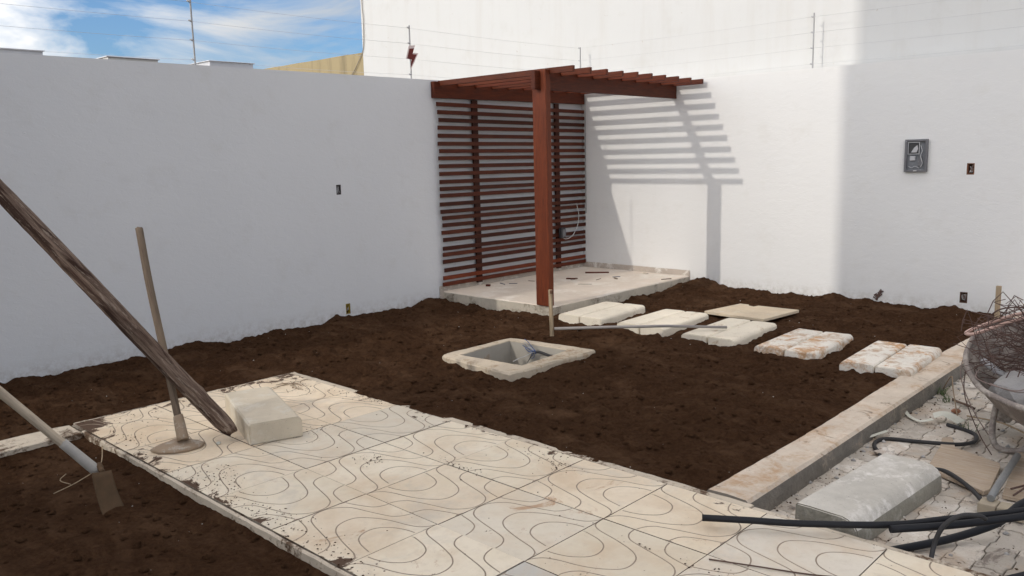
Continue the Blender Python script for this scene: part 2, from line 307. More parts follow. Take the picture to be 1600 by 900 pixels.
def box(name, lo, hi, mat, parent=None, bev=0.0, jit=0.0):
    """box mesh whose origin sits at its own base centre"""
    c = Vector(((lo[0]+hi[0])/2, (lo[1]+hi[1])/2, lo[2]))
    bm = bmesh.new(); bm_box(bm, Vector(lo)-c, Vector(hi)-c, bev, jit)
    o = from_bm(name, bm, mat, parent); o.location = c - (parent.location if parent else Vector()); return o
def hexa(name, bot, top, mat, parent=None, bev=0.003):
    """prism from 4 bottom and 4 top points"""
    bm = bmesh.new(); c = sum((Vector(p) for p in bot), Vector())/4
    vs = [bm.verts.new(Vector(p)-c) for p in list(bot)+list(top)]
    fs = [bm.faces.new([vs[i] for i in q]) for q in ((3, 2, 1, 0), (4, 5, 6, 7), (0, 1, 5, 4), (1, 2, 6, 5), (2, 3, 7, 6), (3, 0, 4, 7))]
    bmesh.ops.recalc_face_normals(bm, faces=fs)
    if bev: bmesh.ops.bevel(bm, geom=list(bm.edges), offset=bev, segments=1, affect='EDGES')
    o = from_bm(name, bm, mat, parent); o.location = c - (parent.location if parent else Vector()); return o
def tube_data(pts, rad, seg=8, closed=False, caps=True):
    pts = [Vector(p) for p in pts]; n = len(pts); V = []; F = []
    up = Vector((0, 0, 1)); prev = None
    for i, p in enumerate(pts):
        if closed: t = (pts[(i+1) % n]-pts[i-1]).normalized()
        else: t = (pts[min(i+1, n-1)]-pts[max(i-1, 0)]).normalized()
        if prev is None:
            a = t.cross(up if abs(t.z) < 0.9 else Vector((1, 0, 0))).normalized()
        else:
            a = (prev - t*prev.dot(t)).normalized()
        prev = a; b = t.cross(a); rr = rad[i] if isinstance(rad, (list, tuple)) else rad
        for k in range(seg):
            an = 2*math.pi*k/seg; V.append(p + (a*math.cos(an)+b*math.sin(an))*rr)
    m = n if closed else n-1
    for i in range(m):
        j = (i+1) % n
        for k in range(seg): F.append((i*seg+k, i*seg+(k+1) % seg, j*seg+(k+1) % seg, j*seg+k))
    if caps and not closed:
        F.append(tuple(range(seg))[::-1]); F.append(tuple((n-1)*seg+k for k in range(seg)))
    return V, F
def smooth_pts(pts, n=6):
    P = [Vector(p) for p in pts]; out = []
    for i in range(len(P)-1):
        p0 = P[max(i-1, 0)]; p1 = P[i]; p2 = P[i+1]; p3 = P[min(i+2, len(P)-1)]
        for k in range(n):
            t = k/n; out.append(0.5*((2*p1)+(p2-p0)*t+(2*p0-5*p1+4*p2-p3)*t*t+(3*p1-p0-3*p2+p3)*t**3))
    out.append(P[-1]); return out
def tube(name, pts, rad, mat, parent=None, seg=8, smooth=True, closed=False):
    o0 = Vector(pts[0]); V, F = tube_data([Vector(p)-o0 for p in pts], rad, seg, closed)
    o = link_mesh(name, V, F, mat, parent, smooth=False)
    if smooth: o.data.polygons.foreach_set('use_smooth', [len(q.vertices) == 4 for q in o.data.polygons])
    o.location = o0 - (parent.location if parent else Vector()); return o
def tag(o, label=None, cat=None, group=None, kind=None):
    if label: o['label'] = label
    if cat: o['category'] = cat
    if group: o['group'] = group
    if kind: o['kind'] = kind
    return o
def empty(name, loc, label=None, cat=None, group=None, rot=None):
    o = bpy.data.objects.new(name, None); COL.objects.link(o); o.location = loc; o.empty_display_size = 0.1
    if rot: o.rotation_euler = rot
    return tag(o, label, cat, group)
def prism(bm, poly, z0, z1, axis='z'):
    f3 = {'z': lambda a, b, c: (a, b, c), 'x': lambda a, b, c: (c, a, b), 'y': lambda a, b, c: (a, c, b)}[axis]
    A = [bm.verts.new(f3(x, y, z0)) for x, y in poly]; B = [bm.verts.new(f3(x, y, z1)) for x, y in poly]
    n = len(poly); fs = [bm.faces.new(A[::-1]), bm.faces.new(B)]
    for i in range(n): fs.append(bm.faces.new((A[i], A[(i+1) % n], B[(i+1) % n], B[i])))
    bmesh.ops.recalc_face_normals(bm, faces=fs); return fs
# smooth value noise for terrain
_tab = rng.random((256, 256))
def vnoise(x, y):
    xi = np.floor(x).astype(int); yi = np.floor(y).astype(int); fx = x-xi; fy = y-yi
    fx = fx*fx*(3-2*fx); fy = fy*fy*(3-2*fy); g = lambda a, b: _tab[a & 255, b & 255]
    return (g(xi, yi)*(1-fx)+g(xi+1, yi)*fx)*(1-fy)+(g(xi, yi+1)*(1-fx)+g(xi+1, yi+1)*fx)*fy
def fbm(x, y, sc_, octv=5, gain=0.55):
    s = 0; a = 1; t = 0
    for k in range(octv): s = s+a*(vnoise(x*sc_*2**k+17.3*k, y*sc_*2**k+5.1*k)-0.5); t += a; a *= gain
    return s/t

# ------------------------------------------------------------------ setting: ground sheets
g = link_mesh('ground', [(-150, -150, -0.32), (150, -150, -0.32), (150, 150, -0.32), (-150, 150, -0.32)], [(0, 1, 2, 3)], 'ground_earth')
# leave the inspection pit open below: the sheet is cut into four around it
g.data.clear_geometry()
gx = [-150, 2.0, 3.1, 150]; gy = [-150, -4.7, -3.4, 150]
V = [(x, y, -0.32) for y in gy for x in gx]; F = [(j*4+i, j*4+i+1, j*4+i+5, j*4+i+4) for j in range(3) for i in range(3) if not (i == 1 and j == 1)]
g.data.from_pydata(V, [], F); g.data.update(); tag(g, kind='structure')

WELL_IN = [(2.235, -4.385), (2.19, -3.755), (2.82, -3.73), (2.865, -4.335)]
WELL_OUT = [(2.10, -4.47), (2.105, -3.66), (2.985, -3.57), (2.94, -4.55)]
_fr = random.Random(21)
FOOT = [(_fr.uniform(.3, 4.7), _fr.uniform(-5.1, -.5), _fr.uniform(0, 3.1)) for _ in range(30)]+[(_fr.uniform(.2, 1.3), _fr.uniform(-8.5, -5), _fr.uniform(0, 3.1)) for _ in range(8)]+[(3.0, -7.75, .6), (3.45, -7.6, .9), (2.5, -7.9, .4), (3.3, -8.1, .8), (2.6, -7.25, 1.0)]
def soil_height(X, Y):
    h = -0.104 + 0.060*fbm(X, Y, 1.6, 3) + 0.085*fbm(X+9, Y, 5.0, 4) + 0.043*fbm(X, Y+5, 19.0, 3, 0.7)
    rid = np.abs(fbm(X+3, Y+3, 7.0, 3)); h += 0.02*(0.12-rid)
    # shallow furrows left by raking, roughly parallel to the path
    h += 0.006*np.sin((Y*1.0+0.25*X+0.3*fbm(X, Y, 2.0, 2))*28)*np.clip(fbm(X, Y, 1.1, 2)*3+0.4, 0, 1)
    # heaps against the walls and the deck
    h += 0.034*np.exp(-((X-0.0)/0.16)**2)*(0.4+3.2*fbm(X, Y, 2.3, 3))
    h += 0.035*np.exp(-(((X-0.15)/0.3)**2+((Y+2.75)/0.22)**2)) + 0.04*np.exp(-(((X-1.85)/0.18)**2+((Y+0.35)/0.5)**2)) 
    h += 0.03*np.exp(-((Y-0.0)/0.18)**2)*(0.3+3.0*fbm(X, Y, 2.1, 3))
    h += 0.03*np.exp(-(((X-2.97)/0.10)**2+((Y+7.37)/0.09)**2))
    for fx, fy, fa in FOOT:
        dx = (X-fx)*math.cos(fa)+(Y-fy)*math.sin(fa); dy = -(X-fx)*math.sin(fa)+(Y-fy)*math.cos(fa); q = (dx/.15)**2+(dy/.058)**2
        h = h-0.020*np.exp(-q**2)+0.009*np.exp(-((np.sqrt(q)-1.35)/.3)**2)
    # lower beside the path and in the near bed
    dpath = np.clip((-5.25-Y)/0.25, 0, 1)*(X > 1.3)
    h = h*(1-dpath) + (-0.112+0.35*(h+0.106))*dpath
    near = np.clip((-7.0-Y)/0.1, 0, 1)*np.clip((X-1.7)/0.08, 0, 1)
    h -= 0.045*near
    edge = np.clip((X-4.9)/0.15, 0, 1)*(Y > -5.4); h = h*(1-edge)+(-0.118+0.3*(h+0.106))*edge
    lft = np.clip((X-1.2)/0.25, 0, 1)*np.clip((1.55-X)/0.1, 0, 1)*(Y < -5.4); h = h*(1-lft)+(-0.116+0.3*(h+0.106))*lft
    # trough around stones and pit: keep their tops free
    for (cx, cy, sx, sy) in ((2.05, -2.26, 0.31, 0.5), (2.74, -2.22, 0.31, 0.5), (3.45, -2.26, 0.31, 0.5), (4.16, -2.32, 0.31, 0.5), (4.87, -2.40, 0.31, 0.5), (2.54, -4.06, 0.55, 0.55), (3.2, -1.37, 0.45, 0.4)):
        q = np.clip(1.25-np.maximum(np.abs(X-cx)/sx, np.abs(Y-cy)/sy), 0, 0.25)*4
        h = h*(1-q)+np.minimum(h, -0.091+0.10*(h+0.1))*q
    return h
def soil_sheet(name, x0, x1, y0, y1, step, keep, lab):
    xs = np.arange(x0, x1+step/2, step); ys = np.arange(y0, y1+step/2, step)
    X, Y = np.meshgrid(xs, ys); Z = soil_height(X, Y)
    nx = len(xs); ny = len(ys); V = np.stack([X, Y, Z], -1).reshape(-1, 3)
    i = np.arange(nx-1)[None, :]+nx*np.arange(ny-1)[:, None]
    K = keep((X[:-1, :-1]+step/2), (Y[:-1, :-1]+step/2)); i = i[K]
    Fq = np.stack([i, i+1, i+1+nx, i+nx], -1)
    used = np.zeros(len(V), bool); used[Fq.ravel()] = True; idx = np.cumsum(used)-1
    V = V[used]; Fq = idx[Fq]
    me = bpy.data.meshes.new(name); me.vertices.add(len(V)); me.vertices.foreach_set('co', V.ravel())
    me.loops.add(Fq.size); me.loops.foreach_set('vertex_index', Fq.ravel().astype(np.int32))
    me.polygons.add(len(Fq)); me.polygons.foreach_set('loop_start', np.arange(0, Fq.size, 4, dtype=np.int32))
    me.update(calc_edges=True); me.validate(); me.materials.append(MAT['soil'])
    me.polygons.foreach_set('use_smooth', [True]*len(me.polygons))
    o = bpy.data.objects.new(name, me); COL.objects.link(o); return tag(o, lab, kind='structure')
def keep_main(X, Y):
    inwell = (X > 2.16) & (X < 2.90) & (Y > -4.46) & (Y < -3.66)
    deck = (X < 1.60) & (Y > -2.55)
    path = (X > 1.56) & (Y < -5.50) & (Y > -7.0)
    strip = (X > 1.56) & (X < 1.68) & (Y < -7.0)
    return ~(inwell | deck | path | strip)
soil_sheet('bare_soil', 0.0, 5.08, -10.0, 0.0, 0.0165, keep_main, 'dark brown freshly raked soil filling the yard')

# ------------------------------------------------------------------ paving path of grooved tiles
T = 0.520; X0 = 3.85; YE = [-7.035, -6.520, -6.000, -5.485]
HALF = [(0, .255), (.10, .26), (.20, .285), (.285, .34), (.335, .42), (.35, .5)]
RING = [(0, .035), (.025, .09), (.09, .15), (.20, .185), (.36, .22), (.50, .27), (.60, .34), (.645, .42), (.655, .5)]
def mirrored(c): return c + [(a, 1-b) for a, b in c[::-1][1:]]
def smooth2(c, n=4): return [(p.x, p.y) for p in smooth_pts([(a, b, 0) for a, b in c], n)]
HALF = [(-.01, .233), (0, .235), (.097, .246), (.19, .273), (.258, .312), (.325, .375), (.352, .453), (.338, .54), (.295, .609), (.235, .648), (.165, .674), (0, .711), (-.01, .713)]
RING = [(0, -.01), (.0, .01), (.012, .055), (.045, .105), (.096, .148), (.2, .185), (.333, .212), (.46, .255), (.562, .315), (.63, .375), (.654, .438), (.65, .52), (.615, .60), (.535, .667), (.42, .713), (.29, .752), (.18, .778), (.096, .803), (.035, .842), (.008, .895), (0, .96), (0, 1.01)]
RINGR = [(.335, -.01), (.338, .03), (.362, .093), (.40, .138), (.444, .168), (.607, .217), (.804, .266), (.87, .295), (.925, .345), (.972, .41), (.988, .48), (.98, .56), (.95, .62), (.89, .675), (.80, .71), (.724, .731), (.55, .775), (.42, .812), (.36, .86), (.328, .925), (.322, 1.01)]
QLOW = [(.651, -.01), (.655, .03), (.676, .103), (.715, .148), (.773, .178), (.88, .22), (1.01, .258)]
QHIGH = [(1.01, .735), (.91, .755), (.83, .775), (.765, .80), (.72, .84), (.685, .91), (.667, 1.01)]
def tile_curves(): return [smooth2(c, 3) for c in (HALF, RING, RINGR, QLOW, QHIGH)]
def tile_mesh(name, u0=0.0, u1=1.0, depth=0.0028, gw=0.0032, th=0.035):
    """one cast tile: top with V grooves cut along the wave pattern"""
    cur = [[(a*T, b*T) for a, b in c] for c in tile_curves()]
    b0 = 0.0022; lo = (u0*T+b0, b0); hi = (u1*T-b0, T-b0)
    verts = []; edges = []
    def addline(pts, close=False):
        s = len(verts); verts.extend(pts); n = len(pts)
        edges.extend([(s+i, s+i+1) for i in range(n-1)]); 
        if close: edges.append((s+n-1, s))
    def border(a, b, n=10): return [(a[0]+(b[0]-a[0])*i/n, a[1]+(b[1]-a[1])*i/n) for i in range(n)]
    cs = [(lo[0], lo[1]), (hi[0], lo[1]), (hi[0], hi[1]), (lo[0], hi[1])]
    addline(sum((border(cs[i], cs[(i+1) % 4]) for i in range(4)), []), True)
    segs = []
    for c in cur:
        for s in (-1, 0, 1):
            pl = []
            for i, p in enumerate(c):
                a = c[max(i-1, 0)]; b = c[min(i+1, len(c)-1)]; dx, dy = b[0]-a[0], b[1]-a[1]; l = math.hypot(dx, dy)
                pl.append((p[0]-dy/l*gw*s, p[1]+dx/l*gw*s))
            # clip to the tile
            run = []
            for p in pl:
                if lo[0]+1e-4 < p[0] < hi[0]-1e-4 and lo[1]+1e-4 < p[1] < hi[1]-1e-4: run.append(p)
                else:
                    if len(run) > 1: addline(run)
                    run = []
            if len(run) > 1: addline(run)
        segs += [(c[i], c[i+1]) for i in range(len(c)-1)]
    vo, eo, fo, _, _, _ = delaunay_2d_cdt([Vector(v) for v in verts], edges, [], 0, 1e-5)
    A = np.array([s[0] for s in segs]); B = np.array([s[1] for s in segs]); D = B-A; DD = (D**2).sum(1)
    def dist(P):
        t = np.clip(((P[:, None]-A)*D).sum(2)/DD, 0, 1); return np.sqrt(((P[:, None]-(A+t[..., None]*D))**2).sum(2)).min(1)
    P = np.array([(v.x, v.y) for v in vo]); dv = dist(P)
    z = -depth*np.clip(1-dv/gw, 0, 1)
    onb = (P[:, 0] < lo[0]+1e-4) | (P[:, 0] > hi[0]-1e-4) | (P[:, 1] < lo[1]+1e-4) | (P[:, 1] > hi[1]-1e-4)
    z[onb] -= 0.0012
    cen = np.array([P[list(q)].mean(0) for q in fo]); dc = dist(cen)
    fm = [1 if d < gw*0.75 else 0 for d in dc]
    V = [(p[0], p[1], zz) for p, zz in zip(P, z)]; F = [tuple(q) for q in fo]
    # normals up
    F2 = []
    for q in F:
        a, b, c = (P[q[0]], P[q[1]], P[q[2]]); F2.append(q if (b[0]-a[0])*(c[1]-a[1])-(b[1]-a[1])*(c[0]-a[0]) > 0 else q[::-1])
    n = len(V); V += [(x, y, -0.001) for x, y in cs] + [(x, y, -th) for x, y in cs]
    for i in range(4): F2.append((n+i, n+4+i, n+4+(i+1) % 4, n+(i+1) % 4)); fm.append(2)
    me = bpy.data.meshes.new(name); me.from_pydata(V, [], F2)
    for m in ('tile_face', 'groove_dirt', 'tile_bed'): me.materials.append(MAT[m])
    me.polygons.foreach_set('material_index', np.array(fm, dtype=np.int32)); me.update(); return me
# path: bed slab with a lip, then every tile
bm = bmesh.new()
bm_box(bm, (1.50, -7.047, -0.31), (9.0, -5.435, -0.112), 0.004)
path = from_bm('path', bm, 'tile_bed'); tag(path, 'pale cast concrete tile path with wavy grooves crossing the yard', kind='structure')
tm = tile_mesh('tile'); tm_l = tile_mesh('tile_cut', 0.5, 1.0); tm_r = tile_mesh('tile_cut_right', 0.0, 0.5)
base_cols = [(0.77, 0.68, 0.55), (0.73, 0.665, 0.55), (0.79, 0.72, 0.60), (0.70, 0.645, 0.55)]
for row in range(3):
    for k in range(-5, 9):
        x = X0+k*T; even = (k % 2 == 0); 
        if row == 0: even = not even
        me = tm
        if k == -5: me = tm_l if even else tm_r
        o = bpy.data.objects.new('tile', me); COL.objects.link(o); o.parent = path
        dz = random.uniform(-0.0018, 0.0018); y = YE[row]; sy = (YE[row+1]-YE[row])/T
        o.scale = (1, sy, 1)
        if even: o.location = (x, y, -0.1+dz)
        else: o.location = (x+T, y+T*sy, -0.1+dz); o.rotation_euler = (0, 0, math.pi)
        o.rotation_euler.x = random.uniform(-0.002, 0.002)
        c = random.choice(base_cols); j = random.uniform(0.95, 1.05)
        if (row, k) in ((0, 2), (0, 4), (2, 6)): c = (0.55, 0.54, 0.51)
        if (row, k) in ((1, 3), (2, 3), (1, 5)): c = (0.73, 0.68, 0.60)
        if k <= -3: c = (0.80, 0.69, 0.545)
        o.color = (c[0]*j, c[1]*j, c[2]*j, 1)
# mortar lip along the far edge and the narrow concrete strip that runs on to the left
def rough_strip(name, x0, x1, y0, y1, z0, z1, mat, parent, step=0.06, amp=0.004):
    """long narrow slab with chipped edges"""
    long_x = (x1-x0) > (y1-y0); L_ = (x1-x0) if long_x else (y1-y0); n = max(2, int(L_/step)); V = []; F = []
    for i in range(n+1):
        t = i/n
        a, b, c = (random.uniform(-amp, amp) for _ in range(3))
        if long_x: x = x0+L_*t; V += [(x, y0+a*0.4, z0), (x, y0+a, z1-0.004+c*0.3), (x, y0+a+0.006, z1+c*0.4), (x, y1+b-0.006, z1+c*0.4), (x, y1+b, z1-0.004+c*0.3), (x, y1+b*0.4, z0)]
        else: y = y0+L_*t; V += [(x1+a*0.4, y, z0), (x1+a, y, z1-0.004+c*0.3), (x1+a-0.006, y, z1+c*0.4), (x0+b+0.006, y, z1+c*0.4), (x0+b, y, z1-0.004+c*0.3), (x0+b*0.4, y, z0)]
    for i in range(n):
        for k in range(5): F.append((i*6+k, (i+1)*6+k, (i+1)*6+k+1, i*6+k+1))
    F.append((0, 1, 2, 3, 4, 5)); F.append(tuple(n*6+k for k in (5, 4, 3, 2, 1, 0)))
    bm = bmesh.new(); vs = [bm.verts.new(v) for v in V]; fs = [bm.faces.new([vs[i] for i in q]) for q in F]; bmesh.ops.recalc_face_normals(bm, faces=fs)
    return from_bm(name, bm, mat, parent)
rough_strip('mortar_edge', 1.50, 5.32, -5.483, -5.432, -0.20, -0.1015, 'path_edge', path)
rough_strip('mortar_edge', 5.33, 9.0, -5.483, -5.445, -0.26, -0.106, 'path_edge', path)
rough_strip('mortar_edge', 1.70, 9.0, -7.058, -7.0372, -0.20, -0.103, 'path_edge', path, .09, .002)
rough_strip('mortar_edge', 1.488, 1.501, -7.03, -5.45, -0.20, -0.102, 'path_edge', path)
st = rough_strip('garden_edging', 1.50, 1.735, -10.0, -7.066, -0.22, -0.103, 'path_edge', None, 0.08, 0.006)
tag(st, 'pale worn concrete edging strip running left from the path corner', 'edging')

# ------------------------------------------------------------------ lower paved floor of zigzag blocks
PZ = -0.205
bm = bmesh.new(); bm_box(bm, (5.27, -5.44, -0.31), (9.0, -0.005, PZ-0.0075), 0)
paving = from_bm('pavement', bm, 'paver_bed'); tag(paving, 'low pavement of worn zigzag blocks smeared with mortar', kind='structure')
def zz(t): 
    t = t % 1.0
    return 0.0 if t < 0.22 else (0.013*(t-0.22)/0.1 if t < 0.32 else (0.013 if t < 0.68 else (0.013*(0.78-t)/0.1 if t < 0.78 else 0.0)))
PW, PLn = 0.112, 0.224
def paver_outline():
    gsp = 0.0022; P = []
    ts = [0.0, 0.22, 0.32, 0.68, 0.78, 1.0]
    P += [(t*PW*(1-2*gsp/PW)+gsp, zz(t)+gsp) for t in ts]
    P += [(PW+zz(t)-gsp, t*PLn*(1-2*gsp/PLn)+gsp) for t in ts[1:]]
    P += [(t*PW*(1-2*gsp/PW)+gsp, PLn+zz(t)-gsp) for t in ts[::-1][1:]]
    P += [(zz(t)+gsp, t*PLn*(1-2*gsp/PLn)+gsp) for t in ts[::-1][1:-1]]
    return P
po = paver_outline()
bm = bmesh.new(); n = len(po); cx = PW/2; cy = PLn/2
ins = [(cx+(x-cx)*0.95, cy+(y-cy)*0.975) for x, y in po]
A = [bm.verts.new((x, y, -0.02)) for x, y in po]; B = [bm.verts.new((x, y, -0.003)) for x, y in po]; C = [bm.verts.new((x, y, 0)) for x, y in ins]
for i in range(n):
    j = (i+1) % n; bm.faces.new((A[i], A[j], B[j], B[i])); bm.faces.new((B[i], B[j], C[j], C[i]))
bm.faces.new(C); bmesh.ops.triangulate(bm, faces=[q for q in bm.faces if len(q.verts) > 4])
pm = bpy.data.meshes.new('paver'); bm.to_mesh(pm); bm.free(); pm.materials.append(MAT['paver'])
far = []
def in_view(x, y, m=0.25):
    d = Vector((x, y, PZ))-cam.location; zc = d.dot(f)
    if zc < 0.2: return False
    px = 800+1306.7*d.dot(r2)/zc; py = 450-1306.7*d.dot(u2)/zc
    return px < 1600+130 and py < 900+160
cnt = 0
for i in range(0, 34):
    for j in range(-1, 26):
        x = 5.275+i*PW; y = -5.43+j*PLn
        if y > -0.25 or x > 8.9: continue
        if x < 5.285: x = 5.287
        if y < -5.44: continue
        if in_view(x, y) and cnt < 290:
            o = bpy.data.objects.new('paver', pm); COL.objects.link(o); o.parent = paving; cnt += 1
            o.location = (x, y, PZ+random.uniform(-0.003, 0.003)); o.rotation_euler = (random.uniform(-.01, .01), random.uniform(-.015, .015), random.uniform(-.006, .006))
        else: far.append((x, y))
V = []; F = []
for x, y in far:
    s = len(V); V += [(x+a, y+b, PZ-0.001) for a, b in ins]; F.append(tuple(range(s, s+n)))
if far: tag(link_mesh('distant_pavers', V, F, 'paver', paving), kind='stuff')

# ------------------------------------------------------------------ long kerb between soil and pavement
kerb = empty('kerb_wall', (5.18, -2.7, -0.3), 'long low soil-stained concrete kerb between soil and block pavement', 'kerb')
def kerb_len(parent):
    n = 90; V = []; F = []; fm = []
    for i in range(n+1):
        t = i/n; y = -5.435+t*5.43; a, b, c, d = (random.uniform(-.004, .004) for _ in range(4))
        inner = 5.073+0.012*math.sin(t*9); outer = 5.292+0.006*math.sin(t*7+1)
        V += [(inner, y, -0.3), (inner+a, y, -0.108+c), (inner+0.012, y, -0.094+c*.6), (inner+0.11, y, -0.090+d*.5), (outer-0.016, y, -0.093+b*.6), (outer+b, y, -0.108+b), (outer+0.004+a, y, -0.16), (outer+0.012, y, -0.3)]
    for i in range(n):
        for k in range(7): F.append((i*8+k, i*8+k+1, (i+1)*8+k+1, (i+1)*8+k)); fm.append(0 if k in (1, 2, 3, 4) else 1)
    F.append(tuple(range(8))[::-1]); fm.append(1); F.append(tuple(n*8+k for k in range(8))); fm.append(1)
    bm = bmesh.new(); vs = [bm.verts.new(v) for v in V]
    for q, m_ in zip(F, fm): bm.faces.new([vs[i] for i in q]).material_index = m_
    bmesh.ops.recalc_face_normals(bm, faces=bm.faces)
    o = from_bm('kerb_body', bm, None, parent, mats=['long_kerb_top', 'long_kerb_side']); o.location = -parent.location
kerb_len(kerb)

# ------------------------------------------------------------------ garden walls with the recessed electrical boxes
WT = 2.334
def wall_panel(name, plane, a0, a1, z0, z1, th, holes, mat, lab, hmats):
    """wall whose yard face lies on x=0 (plane 'x') or y=0 (plane 'y'), thickness goes outwards; holes = (a, z, a, z, depth)"""
    A = sorted({a0, a1, *[h[0] for h in holes], *[h[2] for h in holes]}); Z = sorted({z0, z1, *[h[1] for h in holes], *[h[3] for h in holes]})
    out = -1 if plane == 'x' else 1
    P = (lambda a, d, z: (out*d, a, z)) if plane == 'x' else (lambda a, d, z: (a, out*d, z))
    V = []; F = []; fm = []
    def quad(p, m=0):
        s = len(V); V.extend(p); F.append((s, s+1, s+2, s+3)); fm.append(m)
    for i in range(len(A)-1):
        for j in range(len(Z)-1):
            a, b, c, d = A[i], A[i+1], Z[j], Z[j+1]; hh = [h for h in holes if h[0] <= a and b <= h[2] and h[1] <= c and d <= h[3]]
            if not hh: quad([P(a, 0, c), P(b, 0, c), P(b, 0, d), P(a, 0, d)]); continue
            e = hh[0][4]; m = 1
            quad([P(a, e, c), P(b, e, c), P(b, e, d), P(a, e, d)], m)
            for q in ([(a, c), (b, c)], [(b, c), (b, d)], [(b, d), (a, d)], [(a, d), (a, c)]):
                (x1, z1_), (x2, z2_) = q; quad([P(x1, 0, z1_), P(x2, 0, z2_), P(x2, e, z2_), P(x1, e, z1_)], m)
    quad([P(a0, th, z0), P(a1, th, z0), P(a1, th, z1), P(a0, th, z1)]); quad([P(a0, 0, z1), P(a1, 0, z1), P(a1, th, z1), P(a0, th, z1)])
    for a in (a0, a1): quad([P(a, 0, z0), P(a, th, z0), P(a, th, z1), P(a, 0, z1)])
    bm = bmesh.new(); vs = [bm.verts.new(v) for v in V]
    for q, m_ in zip(F, fm): bm.faces.new([vs[i] for i in q]).material_index = m_
    bmesh.ops.remove_doubles(bm, verts=bm.verts, dist=1e-5); bmesh.ops.recalc_face_normals(bm, faces=bm.faces)
    o = from_bm(name, bm, None, None, mats=[mat, 'recess']); return tag(o, lab, 'wall')
wallL = wall_panel('garden_wall', 'x', -11.0, -0.0, -0.32, WT, 0.15, [(-3.913, 1.156, -3.858, 1.254, 0.05), (-3.878, -0.062, -3.823, 0.045, 0.05)], 'paint_wall_left',
    'shaded grey-painted wall along the left, behind the slatted screen', None)
wallR = wall_panel('garden_wall', 'y', 0.0, 11.0, -0.32, WT+0.001, 0.15, [(4.662, 1.216, 4.729, 1.324, 0.05), (4.668, -0.02, 4.736, 0.087, 0.05)], 'paint_wall_right',
    'white-painted wall on the right carrying the meter box and pergola shadow', None)
# corner infill pier behind both walls (keeps the two slabs joined)
box('corner_pier', (-0.149, 0.002, -0.3), (-0.001, 0.149, WT-0.002), 'paint_wall_right', wallR)

def switch_box(x, z, w_, h_, plane, label, mat, rim):
    p = (x, 0.004, z) if plane == 'y' else (-0.004, x, z)
    t = empty('junction_box', p, label, 'electrical box')
    def fr(a0, z0, a1, z1, m, nm, d0, d1, bev=0.001):
        lo, hi = ((a0, d0, z0), (a1, d1, z1)) if plane == 'y' else ((-d1, a0, z0), (-d0, a1, z1))
        return box(nm, lo, hi, m, t, bev)
    bm = bmesh.new(); k = 0.006
    for (a0, z0, a1, z1) in ((x-w_/2, z-h_/2, x-w_/2+k, z+h_/2), (x+w_/2-k, z-h_/2, x+w_/2, z+h_/2), (x-w_/2+k, z-h_/2, x+w_/2-k, z-h_/2+k), (x-w_/2+k, z+h_/2-k, x+w_/2-k, z+h_/2)):
        lo, hi = ((a0, 0.002, z0), (a1, 0.045, z1)) if plane == 'y' else ((-0.045, a0, z0), (-0.002, a1, z1))
        bm_box(bm, Vector(lo)-t.location, Vector(hi)-t.location)
    from_bm('box_rim', bm, rim, t)
    for s in range(3):
        pts = []
        for i in range(9):
            a = x+random.uniform(-.35, .35)*w_; zz_ = z+random.uniform(-.38, .38)*h_; d = random.uniform(0.004, 0.03)
            pts.append((a, d, zz_) if plane == 'y' else (-d, a, zz_))
        tube('wire', smooth_pts(pts, 3), 0.0022, mat if s else 'white_cable', t, 5)
    return t
switch_box(4.6955, 1.27, 0.064, 0.104, 'y', 'open wall box with pale wires right of the meter box', 'pale_wire', 'brick_clay')
switch_box(4.702, 0.034, 0.064, 0.103, 'y', 'open wall box low on right wall just above the soil', 'pale_wire', 'recess')
switch_box(-3.8855, 1.205, 0.052, 0.094, 'x', 'black open wall box high on the shaded left wall', 'light_plastic', 'dark_plastic')
switch_box(-3.8505, -0.008, 0.052, 0.102, 'x', 'yellow open wall box low on left wall just above the soil', 'yellow_plastic', 'yellow_plastic')
# broken out hole with a curl of rusty roots / wire
t = empty('broken_pipe_hole', (3.9, -0.004, -0.02), 'ragged dark rusty hole at the foot of the right wall', 'hole')
V = []; F = []
for s in range(60):
    t_ = random.random(); a = 3.868+.06*t_+random.gauss(0, .012); z = -0.055+.075*t_+random.gauss(0, .016)
    rr = random.uniform(.004, .012); k = len(V)
    for q in range(5): V.append((a+math.cos(q*1.257)*rr*random.uniform(.6, 1.2)-3.9, random.uniform(-.006, 0.0), z+math.sin(q*1.257)*rr+.02))
    V.append((a-3.9, -0.008, z+.02)); F += [(k+q, k+(q+1) % 5, k+5) for q in range(5)]
tag(link_mesh('crumbled_rim', V, F, 'rust', t), kind='stuff')

# meter box
t = empty('meter_box', (4.206, 0.0, 1.245), 'grey electricity meter box with clear front on right wall', 'meter box')
x0, x1, z0, z1 = 4.10, 4.312, 1.245, 1.562
bm = bmesh.new(); T0 = t.location
for lo, hi in (((x0, -.035, z0), (x0+.022, 0.001, z1)), ((x1-.022, -.035, z0), (x1, 0.001, z1)), ((x0+.022, -.035, z0), (x1-.022, 0.001, z0+.022)), ((x0+.022, -.035, z1-.022), (x1-.022, 0.001, z1))):
    bm_box(bm, Vector(lo)-T0, Vector(hi)-T0, 0.003)
from_bm('frame', bm, 'grey_plastic', t)
box('backplate', (x0+.022, -.012, z0+.022), (x1-.022, -.002, z1-.022), 'meter_face', t)
bm = bmesh.new(); k = .006
for lo, hi in (((4.128, -.030, 1.416), (4.134, -.020, 1.535)), ((4.232, -.030, 1.416), (4.238, -.020, 1.535)), ((4.134, -.030, 1.416), (4.232, -.020, 1.422)), ((4.134, -.030, 1.529), (4.232, -.020, 1.535))):
    bm_box(bm, Vector(lo)-T0, Vector(hi)-T0)
from_bm('window_frame', bm, 'light_plastic', t)
box('meter', (4.137, -.026, 1.425), (4.229, -.013, 1.526), 'dark_plastic', t, .003)
